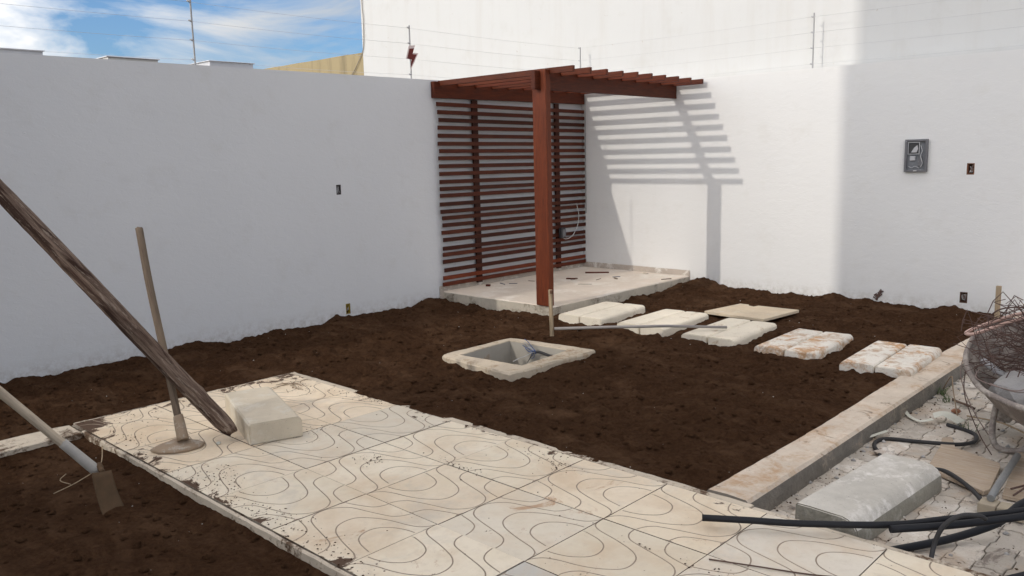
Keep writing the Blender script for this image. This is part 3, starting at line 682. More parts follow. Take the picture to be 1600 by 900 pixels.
bm = bmesh.new(); prism(bm, [(-.045+.0, .19), (.005, .19), (.018, .225), (.01, .26), (-.02, .235)], -.029, -.027, 'y'); from_bm('reading_label', bm, 'light_plastic', t)
box('breaker', (4.15, -.028, 1.355), (4.20, -.013, 1.40), 'light_plastic', t, .003)
box('breaker', (4.228, -.026, 1.30), (4.262, -.013, 1.40), 'grey_plastic', t, .003)
tube('cable', smooth_pts([(4.245, -.02, 1.50), (4.262, -.026, 1.45), (4.25, -.026, 1.40), (4.268, -.026, 1.33), (4.25, -.024, 1.29)], 5), .004, 'light_plastic', t, 6)
tube('cable', smooth_pts([(4.14, -.02, 1.30), (4.17, -.024, 1.285), (4.20, -.024, 1.30), (4.24, -.022, 1.28)], 5), .003, 'light_plastic', t, 6)
box('latch', (4.19, -.042, 1.25), (4.222, -.035, 1.262), 'light_plastic', t, .002)

# ------------------------------------------------------------------ deck slab with skirting
deck = empty('concrete_deck', (0.83, -1.28, -0.3), 'raised pale cement slab under the wooden pergola', 'slab')
def deck_body():
    bm = bmesh.new(); cs = [(0.0, 0.0), (0.0, -2.55), (1.655, -2.565), (1.652, 0.0)]
    top = []; n = 40
    ring = [(cs[0][0], cs[0][1])]
    for i in range(n+1): t_ = i/n; ring.append((cs[1][0]+(cs[2][0]-cs[1][0])*t_, cs[1][1]+(cs[2][1]-cs[1][1])*t_+random.uniform(-.003, .003)))
    for i in range(1, n+1): t_ = i/n; ring.append((cs[2][0]+(cs[3][0]-cs[2][0])*t_+random.uniform(-.003, .003), cs[2][1]+(cs[3][1]-cs[2][1])*t_))
    ctr = (0.8, -1.2); off = Vector(deck.location)
    def ins_(p, d): return (p[0]+(ctr[0]-p[0])*d, p[1]+(ctr[1]-p[1])*d)
    A = [bm.verts.new(Vector((x, y, -0.3))-off) for x, y in ring]; B = [bm.verts.new(Vector((x, y, -0.012+random.uniform(-.002, .002)))-off) for x, y in ring]
    C = [bm.verts.new(Vector(ins_(p, 0.007)+(0,))-off) for p in ring]
    m = len(ring)
    for i in range(m):
        j = (i+1) % m; q = bm.faces.new((A[i], A[j], B[j], B[i])); q.material_index = 1; bm.faces.new((B[i], B[j], C[j], C[i]))
    bm.faces.new(C); bmesh.ops.recalc_face_normals(bm, faces=bm.faces)
    return from_bm('slab', bm, None, deck, mats=['deck_cement', 'deck_side'])
deck_body()
rough_strip('skirting', 0.012, 1.66, -0.014, -0.0005, -0.14, 0.068, 'skirting_cement', deck, 0.05, 0.0025).location = -deck.location
o = rough_strip('skirting', 0.0005, 0.012, -2.60, -0.016, -0.14, 0.062, 'skirting_cement', deck, 0.05, 0.0025); o.location = -deck.location

# ------------------------------------------------------------------ pergola
perg = empty('pergola', (1.55, -2.56, 0.0), 'reddish-brown wooden pergola with one post in the wall corner', 'pergola')
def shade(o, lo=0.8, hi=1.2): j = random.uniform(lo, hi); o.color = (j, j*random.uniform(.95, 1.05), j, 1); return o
shade(hexa('post', [(1.466, -2.60, 0.001), (1.641, -2.60, 0.001), (1.638, -2.522, 0.001), (1.463, -2.522, 0.001)], [(1.466, -2.60, 2.312), (1.641, -2.60, 2.312), (1.638, -2.522, 2.312), (1.463, -2.522, 2.312)], 'redwood_z', perg, 0.005), 1.55, 1.56)
o = hexa('beam', [(1.522, -2.675, 2.125), (1.572, -2.675, 2.125), (1.455, -0.002, 2.125), (1.405, -0.002, 2.125)], [(1.522, -2.675, 2.300), (1.572, -2.675, 2.300), (1.455, -0.002, 2.300), (1.405, -0.002, 2.300)], 'redwood_y', perg); o.color = (.85, .85, .85, 1)
o = box('ledger', (0.001, -2.615, 2.139), (0.055, -0.001, 2.316), 'redwood_y', perg, 0.004); o.color = (1.0, 1.0, 1.0, 1)
for k in range(10):
    y = -2.52+k*0.2715; tip = 1.925-0.0082*k
    z = 2.266+random.uniform(-.003, .003)
    shade(hexa('rafter', [(0.030, y-.017, z), (tip, y-.017, z), (tip, y+.017, z), (0.030, y+.017, z)], [(0.030, y-.017, z+.056), (tip, y-.017, z+.056), (tip, y+.017, z+.056), (0.030, y+.017, z+.056)], 'redwood_x', perg, 0.002), 0.95, 1.35)
# slatted screen: battens and slats
scr = empty('slat_screen', (0.03, -1.3, 0.04), 'dark red screen of horizontal wooden slats on left wall', 'slatted screen')
for y0, y1 in ((-2.03, -1.945), (-0.58, -0.50)):
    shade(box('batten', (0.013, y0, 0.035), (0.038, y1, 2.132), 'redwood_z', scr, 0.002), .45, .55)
zs = [2.081, 1.995, 1.911, 1.828, 1.741, 1.654, 1.574, 1.496, 1.409, 1.324, 1.236, 1.158, 1.083, 0.988, 0.906, 0.833, 0.754, 0.671, 0.589, 0.492, 0.423, 0.343, 0.246, 0.159, 0.088]
for i, z in enumerate(zs):
    zl = z-0.006; zr = z*0.988-0.012+random.uniform(-.005, .005); h = 0.0222
    ye = -2.565+random.uniform(-.02, .012); yr = -0.006-random.uniform(0, .014)
    q = lambda y, zc: [(0.0385, y, zc)]
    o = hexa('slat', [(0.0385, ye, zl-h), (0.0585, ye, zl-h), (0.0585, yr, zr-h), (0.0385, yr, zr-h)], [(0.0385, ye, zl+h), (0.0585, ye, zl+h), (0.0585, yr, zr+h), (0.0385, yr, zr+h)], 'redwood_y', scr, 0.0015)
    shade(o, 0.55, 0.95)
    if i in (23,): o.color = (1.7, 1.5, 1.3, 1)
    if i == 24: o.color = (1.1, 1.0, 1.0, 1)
# small black box with cable on the slats, conduit in the corner
t = empty('transformer_box', (0.0605, -0.533, 0.43), 'small black plastic box with a pale cable on the slats', 'box')
bm = bmesh.new(); bm_box(bm, (0, -.042, 0.0), (.055, .042, .135), .008); from_bm('casing', bm, 'dark_plastic', t)
bm = bmesh.new(); bm_box(bm, (.055, -.03, .02), (.068, .03, .115), .005); from_bm('lid', bm, 'grey_plastic', t)
tube('cable', smooth_pts([(0.07, -.50, .43), (0.07, -.42, .41), (0.066, -.29, .45), (0.064, -.19, .57), (0.064, -.16, .70), (0.064, -.195, .83), (.064, -.21, .86)], 6), .0045, 'white_cable', t, 6)
cd = tube('corner_conduit', [(0.085, -0.03, z) for z in (0.72, 1.2, 1.7, 2.2, 2.24)], 0.0045, 'steel_pipe', None, 6)
tag(cd, 'thin grey conduit running down the wall corner beside the slats', 'conduit')

# ------------------------------------------------------------------ concrete kerb stones laid as stepping stones
def kerb_stone_mesh(name, w_, l_, h_, rad, mat, seed=0, nseg=14):
    rs = random.Random(seed); prof = [(-w_/2, 0), (-w_/2, h_-.012), (-w_/2+.010, h_-.002)]
    for x in (-w_/4, 0, w_/4-.01): prof.append((x, h_))
    for k in range(5):
        a = math.pi/2*(1-k/4); prof.append((w_/2-rad+rad*math.cos(a), h_-rad*0.95+rad*0.95*math.sin(a)))
    prof.append((w_/2, 0)); n = len(prof); V = []; F = []
    for i in range(nseg+1):
        t_ = i/nseg; y = -l_/2+l_*t_; e = 0.985 if i in (0, nseg) else 1.0
        if i == 0: y += .0
        for x, z in prof:
            V.append((x*e+rs.uniform(-.0007, .0007), y+(rs.uniform(-.003, .003) if i in (0, nseg) else 0), z*(e if z > 0 else 1)+(rs.uniform(-.0004, .0004) if z > 0 else 0)))
    # short bevel ring near both ends
    for i in range(nseg):
        for k in range(n): F.append((i*n+k, i*n+(k+1) % n, (i+1)*n+(k+1) % n, (i+1)*n+k))
    F.append(tuple(range(n))[::-1]); F.append(tuple(nseg*n+k for k in range(n)))
    bm = bmesh.new(); vs = [bm.verts.new(v) for v in V]; fs = [bm.faces.new([vs[i] for i in q]) for q in F]; bmesh.ops.recalc_face_normals(bm, faces=fs)
    ends = [e for e in bm.edges if len(e.link_faces) == 2 and any(len(q.verts) > 4 for q in e.link_faces)]
    bmesh.ops.bevel(bm, geom=ends, offset=0.006, segments=2, affect='EDGES')
    me = bpy.data.meshes.new(name); bm.to_mesh(me); bm.free(); me.materials.append(MAT[mat])
    me.polygons.foreach_set('use_smooth', [True]*len(me.polygons)); me.set_sharp_from_angle(angle=R(24))
    return me
pairs = [  # centre x, y, rotation, top z, material
    (2.045, -2.26, 4.5, -0.030, 'kerb_clean', 'nearest the deck'),
    (2.735, -2.225, 2.0, -0.040, 'kerb_clean', 'crossed by the grey rod'),
    (3.445, -2.255, 1.5, -0.045, 'kerb_clean', 'before the flat board'),
    (4.155, -2.32, 2.0, -0.045, 'kerb_soiled', 'fourth from the deck'),
    (4.870, -2.40, 2.8, -0.045, 'kerb_soiled', 'beside the long kerb')]
for i, (cx, cy, a, zt, m, where) in enumerate(pairs):
    for s in (-1, 1):
        me = kerb_stone_mesh('kerb_stone', 0.244, 0.83, 0.115, 0.038, m, i*2+s)
        o = bpy.data.objects.new('kerb_stone', me); COL.objects.link(o)
        ca, sa = math.cos(R(a)), math.sin(R(a)); off = s*0.1275
        o.location = (cx+off*ca, cy+off*sa, zt-.115)
        o.rotation_euler = (random.uniform(-.008, .008), random.uniform(-.012, .012), R(a)+random.uniform(-.008, .008)+(math.pi if s < 0 else 0))
        side = 'left' if s < 0 else 'right'
        look = 'cream' if m == 'kerb_clean' else 'orange-soiled white'
        tag(o, f'{look} kerb stone, {side} half of the stepping pair {where}', 'kerb stone', 'kerb stones laid in pairs as stepping stones')
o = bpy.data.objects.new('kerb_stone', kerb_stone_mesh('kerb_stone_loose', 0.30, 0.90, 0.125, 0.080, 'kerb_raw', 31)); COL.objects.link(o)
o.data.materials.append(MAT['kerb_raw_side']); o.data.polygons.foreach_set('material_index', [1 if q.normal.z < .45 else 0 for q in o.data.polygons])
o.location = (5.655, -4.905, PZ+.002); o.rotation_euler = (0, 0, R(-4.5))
tag(o, 'loose grey concrete kerb stone with rust patch lying on the block pavement', 'kerb stone')
o = bpy.data.objects.new('kerb_stone', kerb_stone_mesh('kerb_stone_path', 0.305, 0.78, 0.125, 0.035, 'kerb_block', 33)); COL.objects.link(o)
o.location = (2.455, -6.265, -0.098); o.rotation_euler = (0, 0, R(-18-90+180))
tag(o, 'cream concrete kerb block resting on the path beside the log', 'kerb stone')

# flat board / slab
bm = bmesh.new(); poly = [(2.815, -1.625), (3.50, -1.735), (3.545, -1.09), (3.10, -1.055), (3.085, -1.13), (3.02, -1.10), (2.99, -1.045), (2.885, -1.03)]
prism(bm, [(x-3.2, y+1.38) for x, y in poly], 0, .028); bmesh.ops.bevel(bm, geom=list(bm.edges), offset=.003, segments=1, affect='EDGES')
o = from_bm('flat_board', bm, 'board_cement'); o.location = (3.2, -1.38, -0.082); o.rotation_euler = (R(-.6), R(-1.2), 0)
tag(o, 'flat square tan cement board with chipped edge lying on the soil', 'board')

# ------------------------------------------------------------------ inspection pit
well = empty('inspection_pit', (2.54, -4.06, -0.6), 'open square concrete inspection pit sunk in the soil', 'inspection pit')
def well_build():
    bm = bmesh.new(); off = Vector(well.location); n = 12
    def ring(c, z, jit, zj=0.0, rounding=0.0):
        out = []
        for i in range(4):
            a, b = c[i], c[(i+1) % 4]
            for k in range(n):
                t_ = k/n; x = a[0]+(b[0]-a[0])*t_; y = a[1]+(b[1]-a[1])*t_
                if rounding:
                    d = min(t_, 1-t_); kk = rounding*max(0, 1-d/0.12); x += (2.54-x)*kk; y += (-4.06-y)*kk
                out.append(bm.verts.new(Vector((x+random.uniform(-jit, jit), y+random.uniform(-jit, jit), z+random.uniform(-zj, zj)))-off))
        return out
    def grow(c, d): return [(x+(x-2.54)*d, y+(y+4.06)*d) for x, y in c]
    o0 = ring(grow(WELL_OUT, .02), -0.30, .004, 0, .05); o1 = ring(grow(WELL_OUT, .01), -0.078, .005, .002, .03); o2 = ring(grow(WELL_OUT, -.012), -0.063, .005, .0015, .03)
    i1 = ring(WELL_IN, -0.058, .0015, .001); i2 = ring(grow(WELL_IN, -.01), -0.066, .0015, 0)
    m = 4*n
    def bridge(A, B, mi=0):
        for i in range(m): q = bm.faces.new((A[i], A[(i+1) % m], B[(i+1) % m], B[i])); q.material_index = mi; q.smooth = False
    bridge(o0, o1); bridge(o1, o2); bridge(o2, i1); bridge(i1, i2)
    bmesh.ops.recalc_face_normals(bm, faces=bm.faces)
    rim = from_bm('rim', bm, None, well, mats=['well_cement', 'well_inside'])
    bm = bmesh.new(); a = grow(WELL_IN, -.012)
    P = [bm.verts.new(Vector((x, y, -.067))-off) for x, y in a]; Q = [bm.verts.new(Vector((x, y, -.62))-off) for x, y in a]
    O_ = [bm.verts.new(Vector((x, y, -.067))-off) for x, y in grow(WELL_IN, .12)]; O2 = [bm.verts.new(Vector((x, y, -.66))-off) for x, y in grow(WELL_IN, .12)]
    for i in range(4):
        j = (i+1) % 4; bm.faces.new((P[i], P[j], Q[j], Q[i])); bm.faces.new((O_[i], O_[j], O2[j], O2[i]))
    bm.faces.new(Q); bm.faces.new(O2)
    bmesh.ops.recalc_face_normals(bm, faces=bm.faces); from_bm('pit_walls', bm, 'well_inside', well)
well_build()
t = empty('wire_bundle', (2.52, -3.76, -.13), 'tangle of blue wires from a black conduit inside the pit', 'wires')
tube('conduit', smooth_pts([(2.74, -3.745, -.125), (2.66, -3.78, -.12), (2.58, -3.80, -.10), (2.54, -3.82, -.10)], 5), .012, 'grey_hose', t, 8)
for s in range(11):
    p = Vector((2.54, -3.82, -.10)); pts = [p.copy()]; d = Vector((random.uniform(-1, -.1), random.uniform(-.5, .3), random.uniform(-.8, .8)))
    for i in range(5): p = p+d*0.022; d += Vector((random.uniform(-.6, .6), random.uniform(-.4, .4), random.uniform(-.9, .7))); pts.append(p.copy())
    tube('wire', smooth_pts(pts, 4), .0028, ('blue_wire', 'blue_wire', 'light_plastic', 'dark_plastic')[s % 4], t, 5)

# ------------------------------------------------------------------ stake and rod
def rough_pole(name, a, b, r0, r1, mat, parent=None, n=24, amp=0.1, seg=10, bend=0.0, seed=1, knots=0):
    rs = random.Random(seed); a = Vector(a); b = Vector(b); ax = (b-a).normalized(); L_ = (b-a).length
    ph = [rs.uniform(0, 6.28) for _ in range(4)]; V = []; F = []
    kn = [(rs.uniform(.1, .9), rs.uniform(0, 6.28), rs.uniform(.12, .3)) for _ in range(knots)]
    for i in range(n+1):
        t_ = i/n; z = L_*t_; rr = (r0+(r1-r0)*t_)*(1 if not knots else min(1, .62+.38*(1-(1-min(1, t_*n/3))**2)))
        cx = bend*(math.sin(t_*math.pi)+.25*math.sin(t_*9+ph[0])); cy = bend*.5*math.sin(t_*6+ph[1])
        for k in range(seg):
            an = 2*math.pi*k/seg; q = 1+amp*(math.sin(an*3+t_*2+ph[2])*.5+math.sin(an*2-t_*5+ph[3])*.5)*.7+amp*rs.uniform(-.12, .12)
            for kt, ka, kh in kn: q += kh*math.exp(-((t_-kt)*L_/0.035)**2)*math.exp(-((math.atan2(math.sin(an-ka), math.cos(an-ka)))/.5)**2)
            V.append((cx+rr*q*math.cos(an), cy+rr*q*math.sin(an), z+(rs.uniform(-.006, .006) if i in (0, n) else 0)))
    for i in range(n):
        for k in range(seg): F.append((i*seg+k, i*seg+(k+1) % seg, (i+1)*seg+(k+1) % seg, (i+1)*seg+k))
    F.append(tuple(range(seg))[::-1]); F.append(tuple(n*seg+k for k in range(seg)))
    o = link_mesh(name, V, F, mat, parent); o.data.polygons.foreach_set('use_smooth', [len(q.vertices) == 4 for q in o.data.polygons])
    o.rotation_mode = 'QUATERNION'; o.rotation_quaternion = ax.to_track_quat('Z', 'Y'); o.location = a-(parent.location if parent else Vector()); return o
t = empty('wooden_stake', (2.335, -3.37, -.16), 'short upright wooden stake standing in soil behind the pit', 'stake')
bm = bmesh.new(); bm_box(bm, (-.016, -.011, 0), (.016, .011, .50), .002); 
for v in bm.verts: v.co.x += (v.co.z/.5)*-.012
from_bm('shaft', bm, 'stake_wood', t)
bm = bmesh.new(); bm_box(bm, (.006, -.03, .47), (.03, -.008, .50), .003); from_bm('nailed_chip', bm, 'recess', t)
tag(tube('grey_rod', [(2.375, -3.385, .003), (2.75, -3.05, .008), (3.10, -2.72, .006), (3.47, -2.36, -.02)], [.013, .013, .012, .012], 'rod_pipe', None, 10), 'thin grey rod lying across the second stepping stone pair from the stake', 'rod')

# ------------------------------------------------------------------ log and hoes
LB = Vector((2.62, -6.535, -.045)); LT = Vector((1.917, -7.405, 1.373)); LT2 = LB+(LT-LB)*1.55
log = rough_pole('log', LB, LT2, .049, .043, 'grey_log', None, 90, .16, 20, .026, 5, 5); tag(log, 'long grey weathered log propped up from the path', 'log')
hoe = empty('hoe', (2.523, -6.793, -.09), 'cement-caked hoe standing on the path behind the leaning log', 'hoe')
HB = Vector((2.52, -6.80, -.035)); HT = Vector((1.868, -6.665, 1.118))
rough_pole('handle', HB+(HT-HB)*.05, HT, .021, .0225, 'handle_wood', hoe, 40, .06, 12, .006, 8)
rough_pole('socket', HB-(HT-HB)*.01, HB+(HT-HB)*.10, .034, .027, 'cement_iron', hoe, 6, .12, 12, 0, 9)
def hoe_blade(parent, c, rot, w0, w1, l_, mat, curve=0.03, th=.006):
    n = 10; m = 5; bm = bmesh.new(); top = []; bot = []
    for j in range(m+1):
        v = j/m; ra = []; rb = []
        for i in range(n+1):
            s = i/n*2-1; wd = w0+(w1-w0)*v; x = s*wd/2; y = l_*v-(.18*l_*(1-abs(s)**2) if False else 0)+l_*.12*(1-s*s)*v
            z = -curve*v*v-curve*.6*s*s
            ra.append(bm.verts.new((x, y, z+th))); rb.append(bm.verts.new((x, y, z)))
        top.append(ra); bot.append(rb)
    for j in range(m):
        for i in range(n):
            bm.faces.new((top[j][i], top[j][i+1], top[j+1][i+1], top[j+1][i])); bm.faces.new((bot[j][i], bot[j+1][i], bot[j+1][i+1], bot[j][i+1]))
    for j in range(m):
        for i in (0, n): bm.faces.new((top[j][i], top[j+1][i], bot[j+1][i], bot[j][i]))
    for i in range(n):
        for j in (0, m): bm.faces.new((top[j][i], top[j][i+1], bot[j][i+1], bot[j][i]))
    bmesh.ops.recalc_face_normals(bm, faces=bm.faces)
    o = from_bm('blade', bm, mat, parent, True); o.location = Vector(c)-parent.location; o.rotation_euler = rot; return o
# blade of the standing hoe lies nearly flat on the tiles, broad side to the viewer
outl = [(2.438, -6.946), (2.51, -6.932), (2.561, -6.879), (2.592, -6.808), (2.582, -6.731), (2.545, -6.685), (2.482, -6.665), (2.405, -6.685), (2.362, -6.713), (2.359, -6.753), (2.375, -6.825), (2.405, -6.893)]
bm = bmesh.new(); oc = Vector((2.478, -6.80, 0)); outl = [(x+.69*d_*.5, y-.72*d_*.5) for x, y in outl for d_ in [max(0, (x-2.478)*-.69+(y+6.80)*.72)]]; off = Vector(hoe.location); rings = []
for sc_, z in ((1.0, -.0985), (1.05, -.092), (1.04, -.080), (.93, -.074), (.62, -.066), (.3, -.05)):
    rings.append([bm.verts.new(oc+(Vector((x, y, 0))-oc)*(sc_+random.uniform(-.012, .012))+Vector((0, 0, z+random.uniform(-.0012, .0012)))-off) for x, y in outl])
for a, b in zip(rings, rings[1:]):
    for i in range(12): bm.faces.new((a[i], a[(i+1) % 12], b[(i+1) % 12], b[i]))
bm.faces.new(rings[0]); bm.faces.new(rings[-1]); bmesh.ops.recalc_face_normals(bm, faces=bm.faces); from_bm('blade', bm, 'cement_iron', hoe, True)
hoe2 = empty('hoe', (2.86, -7.37, -.15), 'hoe with grey handle sunk blade first in the near soil', 'hoe')
S0 = Vector((2.836, -7.384, .026)); S1 = Vector((2.682, -7.713, .471)); dS = (S1-S0)
rough_pole('handle', S0+dS*.12, S0+dS*2.4, .021, .0225, 'grey_handle', hoe2, 40, .05, 12, .004, 12)
rough_pole('socket', S0+dS*-.02, S0+dS*.36, .026, .0245, 'grey_socket', hoe2, 8, .06, 12, 0, 13)

# ------------------------------------------------------------------ electric fence
def fence_post(x, y, ztop, side, label, sign=False):
    t = empty('fence_post', (x, y, WT), label, 'fence post', 'electric fence posts on the garden walls')
    bm = bmesh.new(); bm_box(bm, (-.006, -.006, -.004), (.006, .006, ztop-WT), .001); from_bm('pole', bm, 'fence_metal', t)
    for zz_ in (2.385, 2.55, 2.71, 2.87):
        if zz_ > ztop: continue
        V, F = tube_data([Vector((0, 0, 0)), Vector(side)*.012, Vector(side)*.03+Vector((0, 0, .006))], [.006, .010, .006], 7)
        o = link_mesh('insulator', V, F, 'light_plastic', t, smooth=True); o.location = (0, 0, zz_-WT)
    return t
fp1 = fence_post(-.075, -5.245, 3.30, (0, -1, 0), 'tall thin electric fence post against the sky')
fp2 = fence_post(-.075, -2.82, 2.895, (0, -1, 0), 'electric fence post carrying the red bolt sign')
fp3 = fence_post(-.07, 0.075, 2.88, (-1, 0, 0), 'electric fence post at the wall corner above the pergola')
fp4 = fence_post(3.085, 0.075, 2.91, (-1, 0, 0), 'electric fence post on the sunlit right wall')
fp5 = fence_post(-.075, -7.9, 2.90, (0, -1, 0), 'electric fence post farthest left')
fp6 = fence_post(6.2, 0.075, 2.91, (-1, 0, 0), 'electric fence post farthest right')
t = empty('fence_wires', (-.075, -2.8, 2.4), 'four thin electric fence wires above the two garden walls', 'wires')
for zz_ in (2.385, 2.55, 2.71, 2.87):
    for a, b in (((-.075, -11, zz_), (-.075, -7.9, zz_)), ((-.075, -7.9, zz_), (-.075, -5.245, zz_)), ((-.075, -5.245, zz_), (-.075, -2.82, zz_)), ((-.075, -2.82, zz_), (-.07, .075, zz_)), ((-.07, .075, zz_), (3.085, .075, zz_)), ((3.085, .075, zz_), (6.2, .075, zz_)), ((6.2, .075, zz_), (11, .075, zz_))):
        a = Vector(a)+Vector((-.02 if a[0] < -.06 and b[0] < -.06 else 0, 0, 0)); b = Vector(b)+Vector((-.02 if b[0] < -.06 else 0, 0, 0)); pts = [a.lerp(b, i/6)-Vector((0, 0, .012*math.sin(math.pi*i/6))) for i in range(7)]
        tube('wire', pts, .0011, 'fence_wire', t, 4)
t = empty('warning_sign', (-.066, -2.82, 2.55), 'small red lightning bolt sign with pale rim on fence post', 'sign')
bolt = [(-.018, .12), (.045, .125), (.02, .055), (.075, .052), (-.012, -.115), (.005, -.01), (-.052, 0.0)]
d = Vector((0.686, 0.727, 0)).normalized()
def bolt_mesh(s, x0_, x1_):
    bm = bmesh.new(); fs = prism(bm, [(a*s, b*s) for a, b in bolt], x0_, x1_, 'x'); return bm
from_bm('sign_border', bolt_mesh(1.12, .002, .005), 'white_sign', t); from_bm('sign_face', bolt_mesh(.86, .005, .0065), 'red_sign', t)
t.rotation_euler = (0, 0, R(-20))

# ------------------------------------------------------------------ buildings behind
tb = empty('tall_building', (3.0, 0.25, -.32), 'tall blank white plastered building side above the right wall', 'building')
o = box('wall', (-4.97, 0.25, -.32), (13.0, 9.0, 9.0), 'tall_plaster', tb)
bm = bmesh.new()
prism(bm, [(.0, 0), (.035, -.01), (.05, .02), (.03, .045), (.028, .025), (.01, .03)], 0.246, 0.2495, 'y')
o = from_bm('plaster_chip', bm, 'deck_side', tb); o.location = Vector((3.40, 0.0, 3.04))-Vector((3.0, .25, -.32))
cb = tube('hanging_cable', smooth_pts([(-4.90, .235, 6.0), (-4.905, .232, 4.2), (-4.89, .23, 3.9), (-4.90, .232, 3.6), (-4.93, .235, 3.4), (-4.98, .236, 3.30), (-5.2, .236, 3.05), (-5.6, .236, 2.7)], 5), .007, 'pvc_pipe', None, 6)
tag(cb, 'thin dark cable hanging down the left edge of the tall building', 'cable')
yw = rough_strip('old_wall', -16.0, -4.975, .255, .42, -.32, 3.315, 'old_yellow_plaster', None, .25, .012); tag(yw, 'old yellow stained wall joining the tall building on its left', 'wall')
def far_house(y0, y1, z0, z1, x, label, mat='roof_parapet', tilt=0.0):
    t = empty('house', (x-3, (y0+y1)/2, -.32), label, 'house', 'neighbouring houses showing only their roofs')
    box('wall', (x-6, y0+.12, -.32), (x-.12, y1-.12, z0-.02), 'house_render', t)
    o = box('roof', (x-6.2, y0, z0), (x, y1, z1-.03), mat, t, .01)
    o = box('roof_cap', (x-6.25, y0-.05, z1-.03+.001), (x+.05, y1+.05, z1), 'roof_parapet', t, .008)
far_house(-8.0, 0.12, 4.60, 4.84, -20, 'grey flat roof edge peeping over the left wall, farthest left')
far_house(1.95, 3.50, 4.60, 4.81, -20, 'brownish flat roof edge over the left wall between two others', 'house_render')
far_house(5.25, 6.85, 4.62, 4.885, -20, 'pale grey flat roof edge right of the tall fence post')

# the tall house behind the viewer whose shadow falls over the right half of the yard
hs = empty('own_house', (7.0, -16.0, -.32), 'tall plain house behind the viewer shading the right of the yard', 'house')
box('wall', (1.20, -21.0, -.32), (8.2, -13.6, 10.2), 'house_render', hs)
box('roof', (1.20, -21.0, 10.201), (8.2, -13.6, 10.35), 'roof_parapet', hs)
for i in range(2):
    for j in range(2):
        fr = box('window', (2.6+i*3, -13.599, 1.0+j*4), (4.0+i*3, -13.55, 2.3+j*4), 'light_plastic', hs)
        g_ = box('pane', (2.68+i*3, -13.549, 1.08+j*4), (3.92+i*3, -13.545, 2.22+j*4), 'window_glass', None); g_.parent = fr; g_.location = (0, 0.028, .08)

exec_small = True
# ------------------------------------------------------------------ wheelbarrow
wb = empty('wheelbarrow', (6.2, -3.5, PZ), 'rusty cement-crusted wheelbarrow full of scrap at the right edge', 'wheelbarrow')
rim_pts = [(5.70, -2.98, .40), (5.625, -3.08, .365), (5.603, -3.25, .262), (5.652, -3.45, .208), (5.813, -3.80, .176), (5.974, -4.02, .183), (6.104, -4.14, .190), (6.30, -4.22, .20), (6.52, -4.18, .22), (6.68, -4.0, .25), (6.74, -3.7, .28), (6.70, -3.3, .33), (6.55, -3.0, .39), (6.2, -2.9, .42), (5.9, -2.9, .42)]
W0 = wb.location
def barrow():
    R_ = smooth_pts(rim_pts+[rim_pts[0]], 4)[:-1]; c = Vector((6.20, -3.52, 0)); n = len(R_)
    bm = bmesh.new(); rings = []
    for s, zf in ((1.0, 0.0), (.97, .12), (.90, .38), (.80, .68), (.68, .92), (.45, 1.0)):
        rg = []
        for p in R_:
            zb = .005; z = p.z+(zb-p.z)*zf; rg.append(bm.verts.new(Vector((c.x+(p.x-c.x)*s, c.y+(p.y-c.y)*s, z))-W0))
        rings.append(rg)
    for a, b in zip(rings, rings[1:]):
        for i in range(n): bm.faces.new((a[i], a[(i+1) % n], b[(i+1) % n], b[i]))
    bm.faces.new(rings[-1]); bmesh.ops.recalc_face_normals(bm, faces=bm.faces)
    o = from_bm('tray', bm, 'barrow_steel', wb, True); m = o.modifiers.new('thick', 'SOLIDIFY'); m.thickness = .005
    tube('rim', R_, .016, 'barrow_steel', wb, 8, closed=True)
barrow()
for dx in (0.0, 0.62):
    tube('leg', smooth_pts([(5.87+dx, -3.62, .09), (5.862+dx, -3.66, -.02), (5.87+dx, -3.70, -.12), (5.90+dx, -3.71, -.175), (5.96+dx, -3.70, -.187), (6.03+dx, -3.68, -.165), (6.07+dx, -3.64, -.08), (6.09+dx, -3.58, .03)], 4), .017, 'barrow_steel', wb, 9)
tube('frame_tube', [(5.86, -3.55, .055), (6.1, -3.52, .045), (6.6, -3.5, .04)], .016, 'barrow_steel', wb, 8)
tube('handle', [(6.0, -3.3, .04), (6.03, -3.9, .055), (6.25, -4.9, .22)][:2], .016, 'barrow_steel', wb, 8)
tube('handle', [(6.55, -3.2, .04), (6.62, -4.2, .08), (6.75, -4.95, .25)], .016, 'barrow_steel', wb, 8)
bm = bmesh.new(); bm_box(bm, (5.845-W0.x, -3.60-W0.y, -.06-W0.z), (5.93-W0.x, -3.50-W0.y, .09-W0.z), .004); from_bm('bracket', bm, 'barrow_steel', wb)
V, F = tube_data([Vector((6.5+math.cos(a)*.0, -2.62+math.cos(a)*.155, -.035+math.sin(a)*.155)) for a in [i*2*math.pi/24 for i in range(24)]], .035, 8, True)
whl = link_mesh('wheel', V, F, 'dark_plastic', wb, smooth=True); whl.location = -W0
V, F = tube_data([Vector((6.45, -2.62, -.035)), Vector((6.55, -2.62, -.035))], .05, 10); hb = link_mesh('hub', V, F, 'rust', whl)
def lump(name, c, s, mat, parent=None, seed=0, sub=2, rough=.25):
    rs = random.Random(seed); bm = bmesh.new(); bmesh.ops.create_icosphere(bm, subdivisions=sub, radius=1)
    for v in bm.verts: q = 1+rs.uniform(-rough, rough)*.6; v.co = Vector((v.co.x*s[0]*q, v.co.y*s[1]*q, v.co.z*s[2]*q))
    o = from_bm(name, bm, mat, parent); o.location = Vector(c)-(parent.location if parent else Vector()); return o
tag(lump('rubble_chunk', (5.98, -3.60, .13), (.15, .19, .11), 'rubble', None, 3), 'pale grey chunk of concrete inside the wheelbarrow', 'rubble')
tag(lump('rubble_chunk', (6.18, -3.25, .20), (.17, .15, .13), 'rubble', None, 4), 'second concrete chunk deeper in the wheelbarrow under the wires', 'rubble')
